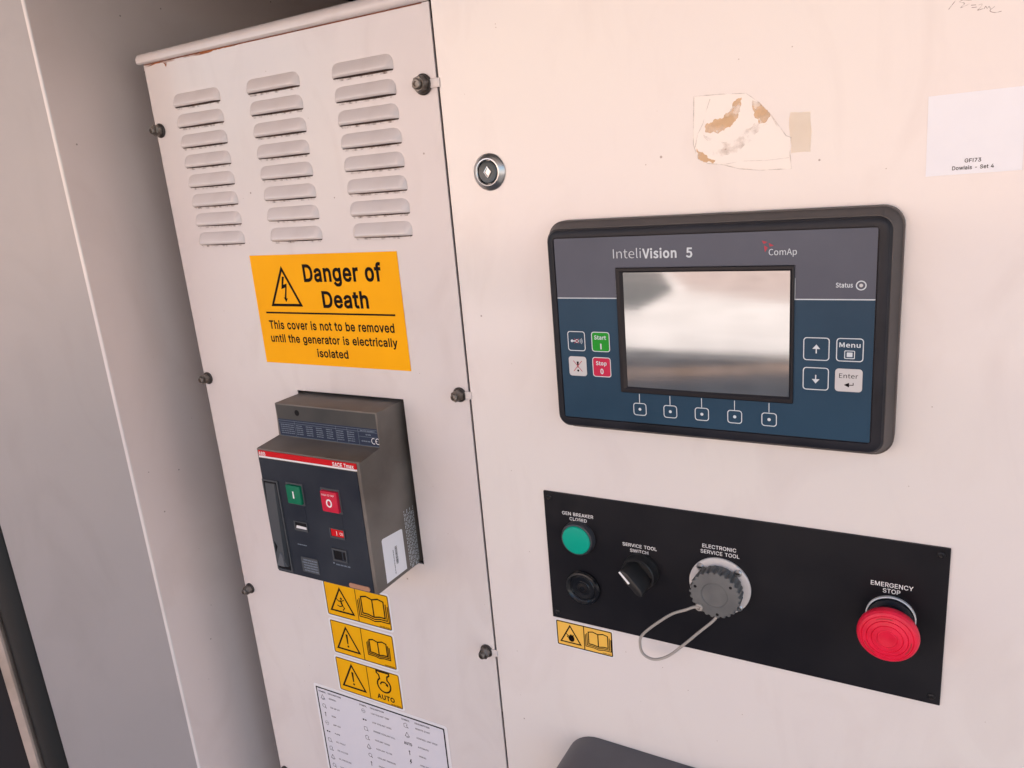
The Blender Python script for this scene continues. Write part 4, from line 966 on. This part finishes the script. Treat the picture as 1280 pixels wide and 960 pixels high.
# ================================================================ SYMBOL CHART
ch = thing('symbol_chart', 'white chart of engine symbols and descriptions inside a black border at the cover foot', 'sticker', (-323, -720, 0))
bm = new(); box(bm, -418.4, -228.6, -720, -480.2, .1, .3, r=3); obj('chart_sheet', bm, 'backing', ch)
bm = new(); box(bm, -414.2, -233.6, -715, -485.0, .32, .4, r=.5); cf = obj('chart_field', bm, 'chart', ch)
bm = new(); ring_flat(bm, rrect(-415.2, -232.6, -716, -484.0, .6), rrect(-413.6, -234.2, -714.4, -485.6, .3), .5); obj('border', bm, 'black', cf)
cols = [(-410.5, -397, ['GENERAL', 'ON OR LIT', 'DOWN', 'AMP HRS', 'ALARM', 'OIL FAULT', 'OIL FILTER', 'OIL PRESSURE', 'COOLANT', 'FUEL', 'FAN']),
        (-349, -334, ['LOW COOLANT TEMP', 'LOW COOLANT LEVEL', 'ENGINE COOLANT FILL', 'COOLANT DRAIN', 'COOLANT FILTER', 'COOLANT PRESSURE', 'ENGINE OIL FILL', 'AIR FILTER', 'GLOW PLUG']),
        (-289, -272, ['REMOTE START', 'CONTROL UNIT STOP', 'AUTOMATIC', 'MANUAL', 'HIGH VOLTAGE', 'EARTH', 'BATTERY', 'LAMP TEST'])]
for ci, (cu, cd, names) in enumerate(cols):
    bm = new(); text(bm, 'SYMBOL', cu - 1, cu + 10, -490.5, 1.9, .52, .02); text(bm, 'DESCRIPTION', cd, cd + 19.5, -490.5, 1.9, .52, .02); obj('lettering', bm, 'black', cf)
    bl = new(); bs = new()
    for k, nme in enumerate(names):
        v = -497.5 - k * 12.0
        text(bl, nme, cd, cd + 1.62 * len(nme), v, 1.9, .52, .01)
        c = cu + 4; sv = v + .8
        K = (k + ci * 3) % 7
        if ci == 2 and k == 2: text(bs, 'AUTO', cu - 2, cu + 9, v - 1.0, 3.4, .52, .03)
        elif ci == 2 and k == 4: flat(bs, [(c, sv + 3.5), (c - 1.6, sv - .6), (c - .2, sv - .4), (c - 1.2, sv - 4), (c + 1.8, sv + .6), (c + .4, sv + .4), (c + 1.4, sv + 3.5)], .52)
        elif K == 0: stroke(bs, [(c - 3, sv - 2.4), (c + 3, sv - 2.4), (c, sv + 3)], .5, .52, True); stroke(bs, [(c - 1.6, sv - 3.6), (c + 1.8, sv - 3.6)], .5, .52)
        elif K == 1: stroke(bs, circ(c, sv, 2.3, 14), .5, .52, True); stroke(bs, [(c + 1.6, sv - 1.6), (c + 3.2, sv - 3.2)], .8, .52)
        elif K == 2: stroke(bs, [(c, sv + 3), (c, sv - 3)], .8, .52); stroke(bs, [(c - 1.2, sv + 1.5), (c, sv + 3), (c + 1.2, sv + 1.5)], .5, .52)
        elif K == 3: stroke(bs, circ(c, sv, 2.6, 14), .35, .52, True); stroke(bs, [(c - 1.8, sv), (c + 1.8, sv)], .5, .52)
        elif K == 4: flat(bs, rrect(c - 2.8, c - .6, sv - 1, sv + 1, .1, 1), .52); flat(bs, rrect(c + .4, c + 2.6, sv - .8, sv + .8, .1, 1), .52)
        elif K == 5: stroke(bs, rrect(c - 2.6, c + 1.6, sv - 2.4, sv + 2.4, .5, 2), .45, .52, True); stroke(bs, [(c + 1.6, sv - 1), (c + 3.4, sv - 2.6)], .5, .52)
        else: stroke(bs, [(c - 2.6, sv - 2.6), (c - 2.6, sv + 1.8), (c, sv + 3), (c + 2.2, sv + 1.4), (c + .6, sv - .4), (c + 3, sv - 2.6)], .45, .52, True)
    obj('lettering', bl, 'black', cf); obj('symbols', bs, 'black', cf)

# ================================================================ CONTROLLER DISPLAY
dp = thing('controller_display', 'wide black framed blue and grey generator controller with dead silver screen', 'control display', (58, -126, 0))
bm = new()
loft(bm, [(rrect(-64.6, 179.8, -126.6, 37.4, 13, 8), .2), (rrect(-64.6, 179.8, -126.6, 37.4, 13, 8), 8.0)])
obj('rear_housing', bm, 'flank', dp, smooth=35)
bm = new()
loft(bm, [(rrect(-63.8, 179.0, -125.8, 36.6, 12.4, 8), 8.05), (rrect(-63.4, 178.2, -125.4, 36.2, 12, 8), 9.2),
          (rrect(-60.6, 174.6, -122.0, 32.6, 9.5, 8), 19.0)])
obj('sloped_rim', bm, 'flank', dp, smooth=28)
bm = new()
loft(bm, [(rrect(-60.2, 174.2, -121.6, 32.2, 9.2, 8), 19.05), (rrect(-59.0, 172.8, -120.4, 31.0, 8.5, 8), 21.2),
          (rrect(-57.4, 171.2, -118.8, 29.4, 7.5, 8), 22.0), (rrect(-54.6, 167.0, -114.4, 26.2, 3.0, 8), 22.0),
          (rrect(-54.2, 166.6, -114.0, 25.8, 2.8, 8), 21.0)])
bz = obj('front_bezel', bm, 'bezel', dp, smooth=28)
OU0, OU1, OV0, OV1 = -53.8, 166.2, -113.6, 25.4
SP = -19.0
FR = (-5.4, 118.2, -90.2, 3.4)
bm = new(); sheet(bm, OU0, OU1, SP + .35, OV1, [(FR[0], FR[1], SP + .35, FR[3])], 21.5, .35); og = obj('grey_overlay', bm, 'ov_grey', dp)
bm = new(); sheet(bm, OU0, OU1, OV0, SP - .35, [(FR[0], FR[1], FR[2], SP - .35)], 21.5, .35); ob = obj('blue_overlay', bm, 'ov_blue', dp)
bm = new()
flat(bm, [(OU0, SP - .35), (FR[0], SP - .35), (FR[0], SP + .35), (OU0, SP + .35)], 21.52); flat(bm, [(FR[1], SP - .35), (OU1, SP - .35), (OU1, SP + .35), (FR[1], SP + .35)], 21.52)
for u in (FR[0] - .3, FR[1] + .3): stroke(bm, [(u, SP), (u, SP + 14)], .3, 21.6)
obj('divider_line', bm, 'line', dp)
# screen frame with inner bevel, and the LCD
bm = new()
o_ = rrect(*FR, .8, 2)
loft(bm, [(o_, 21.2), (o_, 22.6), (rrect(FR[0] + .6, FR[1] - .6, FR[2] + .6, FR[3] - .6, .6, 2), 23.0),
          (rrect(-2.6, 116.8, -87.4, .9, .5, 2), 23.0), (rrect(-.2, 115.4, -85.8, -.2, .4, 2), 21.9)], cap1=False)
fr = obj('screen_frame', bm, 'frame', dp, smooth=20)
bm = new()
nu, nv = 24, 18
g = [[P(bm, -.4 + 116 * i / nu, -86.0 + 86.0 * j / nv, 22.0 - .35 * (abs(i / nu - .5) * 2) ** 2) for i in range(nu + 1)] for j in range(nv + 1)]
for a, b in zip(g, g[1:]):
    for i in range(nu): bm.faces.new((a[i], a[i + 1], b[i + 1], b[i]))
sc = obj('screen', bm, 'screen', dp, smooth=True)
# smudged anisotropic-looking wipe marks on the dead screen
mt = M['screen']; b = mt.node_tree.nodes['Principled BSDF']
tc = N(mt, 'ShaderNodeTexCoord'); mp = N(mt, 'ShaderNodeMapping'); mp.inputs['Scale'].default_value = (.6, 1, 5); mp.inputs['Rotation'].default_value = (0, rad(-10), 0)
Lk(mt, tc.outputs['Object'], mp.inputs['Vector'])
nz = N(mt, 'ShaderNodeTexNoise'); nz.inputs['Scale'].default_value = 14; nz.inputs['Detail'].default_value = 4
Lk(mt, mp.outputs[0], nz.inputs['Vector'])
mr = N(mt, 'ShaderNodeMapRange'); mr.inputs['To Min'].default_value = .035; mr.inputs['To Max'].default_value = .075
mr.inputs['From Min'].default_value = .35; mr.inputs['From Max'].default_value = .65
Lk(mt, nz.outputs[0], mr.inputs['Value']); Lk(mt, mr.outputs[0], b.inputs['Roughness'])
bp = N(mt, 'ShaderNodeBump'); bp.inputs['Strength'].default_value = .02; bp.inputs['Distance'].default_value = .0006
Lk(mt, nz.outputs[0], bp.inputs['Height']); Lk(mt, bp.outputs[0], b.inputs['Normal'])
# lettering on the overlay
lettering(og, [('Inteli', -6.9, 14.2, 10.0, 6.7, -.004), ('Vision 5', 15.2, 51.2, 9.9, 6.3, .011), ('ComAp', 101.8, 119.3, 10.0, 4.0, .0), ('Status', 143.0, 153.0, -11.2, 2.9, .008)], 21.65, 'line', font='B')
bm = new()
flat(bm, [(97.4, 19.6), (101.0, 18.6), (98.6, 17.4)], 21.65); flat(bm, [(98.8, 16.4), (101.2, 15.0), (99.4, 12.0)], 21.65); flat(bm, [(101.8, 18.0), (105.0, 16.2), (102.4, 15.6)], 21.65)
obj('red_emblem', bm, 'red_print', og)
bm = new(); ring_flat(bm, circ(157.8, -10, 3.1, 28), circ(157.8, -10, 2.4, 28), 21.65); obj('status_ring', bm, 'line', og)
bm = new(); lathe(bm, 157.8, -10, [(1.1, 21.5), (1.1, 21.8), (.5, 22.0)], 16); obj('status_light', bm, 'key_white', og)
def key(u0, u1, v1, v0, mat, name, label, line='line'):
    r = 2.0
    bm = new(); box(bm, u0 + .3, u1 - .3, v0 + .3, v1 - .3, 21.5, 21.85, r=r, ch=.2); k = obj(name, bm, mat, dp, label=label)
    bm = new(); ring_flat(bm, rrect(u0, u1, v0, v1, r + .2), rrect(u0 + .6, u1 - .6, v0 + .6, v1 - .6, r - .3), 21.92); obj('key_outline', bm, line, k)
    return k
KD = 21.95
k = key(-47.4, -32.8, -44.4, -59.8, 'ov_blue', 'horn_key', 'blue key with crossed horn symbol')
bm = new(); flat(bm, circ(-43.8, -52.0, 1.1, 12), KD); stroke(bm, [(-43, -52), (-41, -52)], 1.0, KD); stroke(bm, circ(-39.6, -52, 1.2, 12), .5, KD, True)
for q in (1.6, 2.5, 3.4): stroke(bm, [(-38.6 + q * math.cos(rad(a)), -52 + q * math.sin(rad(a))) for a in (-40, -20, 0, 20, 40)], .3, KD)
obj('horn_symbol', bm, 'line', k)
bm = new(); stroke(bm, [(-41.8, -50.2), (-38.2, -53.8)], .45, KD + .02); stroke(bm, [(-41.8, -53.8), (-38.2, -50.2)], .45, KD + .04); obj('cross', bm, 'red_print', k)
k = key(-27.6, -12.8, -44.4, -59.8, 'key_green', 'start_key', 'green start key')
lettering(k, [('Start', -25.4, -15.6, -50.2, 2.9, .01), ('I', -20.6, -19.6, -57.6, 4.0, .01)], KD, 'line', font='B')
k = key(-47.6, -32.8, -64.2, -79.6, 'key_white', 'fault_reset_key', 'white key with crossed exclamation mark', 'key_white')
bm = new(); flat(bm, [(-41.0, -68.2), (-40.4, -73.0), (-39.8, -73.0), (-39.2, -68.2)], KD); flat(bm, circ(-40.1, -75.4, .9, 12), KD); obj('exclamation_mark', bm, 'black', k)
bm = new(); stroke(bm, [(-43.8, -67.6), (-36.6, -76.0)], .5, KD + .02); stroke(bm, [(-43.8, -76.0), (-36.6, -67.6)], .5, KD + .04); obj('cross', bm, 'red_print', k)
k = key(-27.8, -12.8, -64.0, -79.5, 'key_red', 'stop_key', 'red stop key')
lettering(k, [('Stop', -25.0, -16.2, -70.2, 2.9, .01), ('0', -21.6, -19.0, -77.0, 3.9, .01)], KD, 'line', font='B')
for u0 in (3.7, 27.2, 50.6, 74.0, 97.5):
    k = key(u0, u0 + 10.3, -98.0, -107.8, 'ov_blue', 'soft_key', None)
    bm = new(); flat(bm, circ(u0 + 5.15, -102.9, 1.15, 16), KD); obj('dot', bm, 'line', k)
    bm = new(); stroke(bm, [(u0 + 5.0, -97.9), (u0 + 5.0, -91.0)], .5, 21.62); obj('leader_line', bm, 'line', k)
k = key(124.2, 140.4, -43.9, -59.4, 'ov_blue', 'up_key', 'blue key with up arrow')
bm = new(); flat(bm, [(129.9, -51.6), (134.7, -51.6), (132.3, -48.6)], KD); stroke(bm, [(132.3, -51.6), (132.3, -54.6)], .7, KD); obj('arrow', bm, 'line', k)
k = key(124.2, 140.4, -64.1, -79.6, 'ov_blue', 'down_key', 'blue key with down arrow')
bm = new(); flat(bm, [(129.9, -72.1), (134.7, -72.1), (132.3, -75.1)], KD); stroke(bm, [(132.3, -72.1), (132.3, -69.2)], .7, KD); obj('arrow', bm, 'line', k)
k = key(144.4, 160.7, -43.8, -59.3, 'ov_blue', 'menu_key', 'blue menu key')
lettering(k, [('Menu', 146.2, 158.8, -49.8, 3.0, .008)], KD, 'line', font='B')
bm = new(); stroke(bm, rrect(149.6, 155.4, -57.2, -52.2, .3, 1), .5, KD, True)
flat(bm, rrect(150.8, 154.2, -56.2, -53.2, .1, 1), KD); obj('menu_symbol', bm, 'line', k)
k = key(144.2, 160.6, -64.1, -79.5, 'key_white', 'enter_key', 'white enter key', 'key_white')
lettering(k, [('Enter', 146.6, 158.0, -70.4, 3.0, .0)], KD, 'black', font='B')
bm = new(); flat(bm, [(149.6, -75.0), (152.8, -73.4), (152.8, -76.6)], KD); stroke(bm, [(152.6, -75.0), (155.2, -75.0), (155.2, -73.4)], .5, KD); obj('return_arrow', bm, 'black', k)

# ================================================================ SWITCH PLATE
sp = thing('switch_plate', 'long black plate under the display carrying lamp, switch, socket and stop button', 'switch plate', (63, -314, 0))
bm = new(); box(bm, -90.4, 217.2, -314.6, -191.0, .1, 1.6, r=.6, ch=.3); pl = obj('plate', bm, 'plate', sp)
lettering(sp, [('GEN BREAKER', -73.4, -44.4, -210.6, 3.0), ('CLOSED', -66.6, -50.6, -215.1, 2.9),
               ('SERVICE TOOL', -19.0, 10.6, -230.4, 2.9), ('SWITCH', -12.6, 3.2, -235.1, 2.8),
               ('ELECTRONIC', 48.3, 74.6, -220.0, 3.1), ('SERVICE TOOL', 46.8, 77.0, -224.9, 3.1),
               ('EMERGENCY', 169.3, 196.3, -227.4, 3.4), ('STOP', 177.2, 188.3, -232.0, 3.3)], 1.75, 'white', .006)
for u, v in ((-84.8, -196.6), (211.6, -196.6), (211.6, -308.6), (-84.8, -308.6)):
    bm = new(); lathe(bm, u, v, [(2.6, 1.55), (2.4, 2.2), (1.4, 2.7), (.6, 2.5)], 20); obj('rivet', bm, 'blank', sp, smooth=30)

# pilot lamp
PL = (-58.6, -229.8)
lp = thing('pilot_lamp', 'round green indicator lamp in a dark ring on the black plate', 'indicator lamp', (*PL, 1.6))
bm = new(); lathe(bm, *PL, [(15.0, 1.65), (15.0, 5.2), (14.2, 7.6), (13.4, 8.0), (12.9, 7.6)], 56); obj('ring', bm, 'ring_dark', lp, smooth=30)
bm = new(); lathe(bm, *PL, [(12.8, 5), (12.8, 8.6), (12.0, 9.4), (9, 9.8), (5, 10.0), (1, 10.05)], 56); obj('lens', bm, 'lamp', lp, smooth=35)
# blank buzzer
BL = (-57.6, -277.8)
bl = thing('buzzer', 'round black sounder with concentric rings and a centre hole below the green lamp', 'buzzer', (*BL, 1.6))
bm = new(); lathe(bm, *BL, [(16.0, 1.65), (16.2, 4.0), (15.2, 5.6), (13.8, 5.9), (12.6, 4.6), (12.0, 4.2), (11.2, 5.0), (10.4, 5.0), (9.8, 4.0), (6.6, 3.6), (6.0, 4.2), (5.0, 4.2)], 56); obj('ring', bm, 'gloss_black', bl, smooth=25)
bm = new(); lathe(bm, *BL, [(4.95, 3.0), (4.95, 4.4), (2.4, 4.8), (2.2, 3.0)], 32); obj('core', bm, 'blank', bl, smooth=30)
bm = new(); lathe(bm, *BL, [(2.15, 3.0), (2.1, 3.05)], 20); obj('centre_hole', bm, 'cb_dark', bl)
# rotary selector switch
RS = (-3.2, -250.0)
rs = thing('selector_switch', 'black rotary selector knob with white pointer line turned to the upper left', 'rotary switch', (*RS, 1.6))
bm = new(); lathe(bm, *RS, [(15.2, 1.65), (15.2, 5.0), (14.6, 6.0), (14.2, 12.0), (13.4, 13.0), (12.6, 12.6), (11.6, 9.0)], 56); obj('skirt', bm, 'knob', rs, smooth=30)
ax = Vector((.66, -.751)); ay = Vector((.751, .66))
def KP(a, b): q = Vector(RS) + ax * a + ay * b; return (q.x, q.y)
bm = new()
def bar_out(la, hb, k=8):
    pts = []
    for s, e in ((1, 1), (-1, -1)):
        for i in range(k + 1):
            t = rad(-50 + 100 * i / k)
            pts.append(KP(s * la * math.cos(t) / math.cos(0), e * hb * (math.sin(t) / math.sin(rad(50)))))
    return pts
loft(bm, [(bar_out(13.6, 6.6), 8.5), (bar_out(13.6, 5.4), 14), (bar_out(13.6, 3.8), 25), (bar_out(13.1, 3.0), 26.4), (bar_out(12.2, 2.2), 26.8)])
obj('grip', bm, 'knob', rs, smooth=30)
bm = new(); stroke(bm, [KP(-13.2, -1.0), KP(-1.0, -1.0)], 1.9, 27.0); obj('pointer_line', bm, 'white', rs)
# service socket with cap
SS = (61.7, -251.0)
ss = thing('service_socket', 'grey ribbed screw cap on a white round flange socket in the black plate', 'socket', (*SS, 1.6))
bm = new(); lathe(bm, *SS, [(24.2, 1.65), (24.2, 3.0), (23.6, 3.6), (19, 3.7)], 64); obj('socket_flange', bm, 'flange', ss, smooth=30)
for dx, dy in ((-14.4, 14.6), (14.4, 14.6), (15.0, -14.8), (-14.4, -14.8)):
    bm = new(); lathe(bm, SS[0] + dx * 1.02, SS[1] + dy * 1.02, [(3.0, 3.65), (3.0, 4.8), (2.2, 5.6), (1.2, 5.7), (.9, 4.9)], 20); s_ = obj('screw', bm, 'steel', ss, smooth=30)
    bm = new(); box(bm, SS[0] + dx * 1.02 - 1.8, SS[0] + dx * 1.02 + 1.8, SS[1] + dy * 1.02 - .35, SS[1] + dy * 1.02 + .35, 5.5, 5.8); obj('screw_slot', bm, 'cb_dark', s_)
def gear(r, amp, teeth=26, n=6):
    pts = []
    for i in range(teeth * n):
        a = 2 * math.pi * i / (teeth * n)
        w = math.cos(a * teeth)
        pts.append((SS[0] + (r + amp * max(-1, min(1, w * 1.8))) * math.cos(a), SS[1] + (r + amp * max(-1, min(1, w * 1.8))) * math.sin(a)))
    return pts
bm = new()
loft(bm, [(gear(18.0, 0), 3.8), (gear(18.2, 0), 5.5), (gear(18.9, .55), 6.0), (gear(19.3, .7), 17.0), (gear(18.8, .6), 17.8), (gear(18.0, 0.0), 18.0),
          (gear(10.4, 0), 18.0), (gear(10.0, 0), 17.2), (gear(9.4, 0), 16.9), (gear(5, 0), 16.8)])
obj('cap', bm, 'cap', ss, smooth=25)
bm = new()
for dx, dy in ((-15.0, 5.0), (12.4, 9.2), (2.0, -16.2)): lathe(bm, SS[0] + dx, SS[1] + dy, [(1.25, 17.9), (1.2, 18.08)], 16)
obj('cap_hole', bm, 'cb_dark', ss)
bm = new(); lathe(bm, SS[0] - 12.0, SS[1] - 12.4, [(3.0, 17.9), (3.0, 19.4), (2.2, 20.0), (1.6, 20.0), (1.5, 18.4)], 20); obj('cord_lug', bm, 'cord', ss, smooth=30)
pp = [(50.0, -263.0, 19.5), (46.0, -263.2, 20.5), (40.0, -265.8, 22.5), (25.9, -274.6, 22), (3.2, -297.9, 20), (-1.0, -310.8, 18), (1.6, -320.2, 17), (10.5, -323.0, 16), (22.0, -317.2, 15), (35.5, -303.0, 15), (48.0, -289.0, 14), (59.8, -276.0, 12), (63.0, -268.0, 9)]
bm = new(); tube(bm, smooth_path(pp, 8), 1.15, 10); obj('tether_cord', bm, 'cord', ss, smooth=True)
# emergency stop
ES = (183.0, -250.3)
es = thing('emergency_stop', 'red mushroom emergency stop button with ribbed face at the right of the black plate', 'stop button', (*ES, 1.6))
bm = new(); lathe(bm, ES[0], ES[1], [(16.4, 1.65), (16.4, 3.4), (15.6, 3.9), (15.3, 3.3), (15.1, 1.7)], 56); obj('collar', bm, 'flange', es, smooth=30)
bm = new(); lathe(bm, ES[0], ES[1], [(14.9, 1.65), (14.9, 6), (12, 7), (11.2, 20)], 48); obj('stem', bm, 'bezel', es, smooth=30)
pr = [(11.5, 19.5), (17.5, 20.5), (19.2, 22.5), (19.8, 25.5), (19.4, 27.6), (18.2, 29.2)]
pr += [(16.6, 30.0), (16.2, 29.5), (15.8, 30.1), (13.4, 30.8), (13.0, 30.2), (12.6, 30.9), (10.2, 31.4), (9.8, 30.8), (9.4, 31.4), (6.8, 31.6), (6.3, 31.1), (5.8, 31.5), (3, 31.2), (1, 31.0)]
bm = new(); lathe(bm, ES[0], ES[1], pr, 64); obj('mushroom_head', bm, 'estop', es, smooth=22)
bm = new()
for a0 in (200, 320, 80):
    pts = [(ES[0] + 14.8 * math.cos(rad(a0 + i * 5)), ES[1] + 14.8 * math.sin(rad(a0 + i * 5))) for i in range(9)]
    stroke(bm, pts, .7, 30.75)
M['estop_mark'] = principled('worn_arrow_print', (.45, .02, .03), .5)
obj('turn_arrows', bm, 'estop_mark', es)

# ================================================================ ID LABEL (code square left out)
il = thing('identity_label', 'white square paper label near the top right with two lines of print', 'label', (213, 53, 0))
bm = new(); slab(bm, [(189.2, 52.6), (238.2, 53.0), (236.6, 98.8), (188.4, 98.5)], .1, .35); lb = obj('label_paper', bm, 'paper', il)
lettering(lb, [('GFI73', 209.2, 217.6, 59.4, 2.1, .015), ('Dowlais - Set 4', 203.0, 224.2, 55.4, 2.1, .015)], .45, 'black')

# ================================================================ PEELED STICKER REMAINS
rsd = thing('sticker_residue', 'torn clear film and brown glue left from a peeled sticker above the display', 'sticker residue', (84, 63, 0))
RP = [(48.1, 114.9), (66, 114.2), (82.7, 112.8), (90, 107), (95.8, 100.6), (101, 94), (105.4, 87.8), (108, 84), (111.0, 82.6), (110.4, 73), (111.6, 63.2), (91.5, 63.6), (78, 65.6), (66.1, 69.3), (57, 70.6), (50.1, 74.2), (48.6, 79), (47.1, 84.4), (47.6, 100)]
bm = new(); slab(bm, ragged(RP, .5, 2, 3), .05, .22); obj('film', bm, 'film', rsd)
bm = new(); slab(bm, ragged([(110.4, 98.0), (122.6, 97.2), (123.6, 85), (123.0, 72.6), (111.2, 72.8), (110.8, 82), (109.6, 90)], .5, 2, 4), .05, .18); obj('tape_patch', bm, 'tan', rsd)
bm = new(); stroke(bm, RP, .55, .3, True); stroke(bm, [(59, 112), (56, 104), (54, 97), (50, 90), (48.4, 82)], .5, .3)
stroke(bm, [(90, 107), (99, 97), (103, 89.4)], .9, .3); stroke(bm, [(66, 69), (80, 70.4), (96, 69.6), (110, 70.2)], .3, .3); obj('film_edges', bm, 'film_edge', rsd)
bm = new()
for k_, (pts_, dd_) in enumerate((([(79.8, 110.5), (78.6, 103), (75, 96), (68.2, 91.0), (60, 90.6), (55.2, 91.7), (57, 97), (62, 99), (68, 99.5), (72, 103), (76, 109)], .32),
        ([(86.6, 108), (93, 103.6), (98, 97), (95, 93.4), (90.5, 92.6), (88.0, 97.7)], .32),
        ([(49.3, 81.4), (56, 76.4), (62.4, 72.6), (60.5, 70.2), (54, 71.6), (50.1, 74.2)], .32))):
    flat(bm, ragged(pts_, 1.6, 3, 5 + k_), dd_)
obj('glue_patches', bm, 'glue', rsd)
bm = new(); flat(bm, ragged([(54, 90), (66, 84), (78, 88), (90, 96), (97, 92), (88, 84), (74, 76), (60, 76)], 2.0, 3, 9), .29); obj('glue_haze', bm, 'glue_haze', rsd)

# ================================================================ GREY HOUSING at the foot
bm = new()
box(bm, -86.5, 330, -720, -434.6, .3, 55, r=34, ch=7, n=10)
obj('grey_housing', bm, 'greybox', None, label='dark grey rounded housing fixed to the door at the bottom edge of the picture', cat='housing', smooth=35, at=(80, -720, 0))
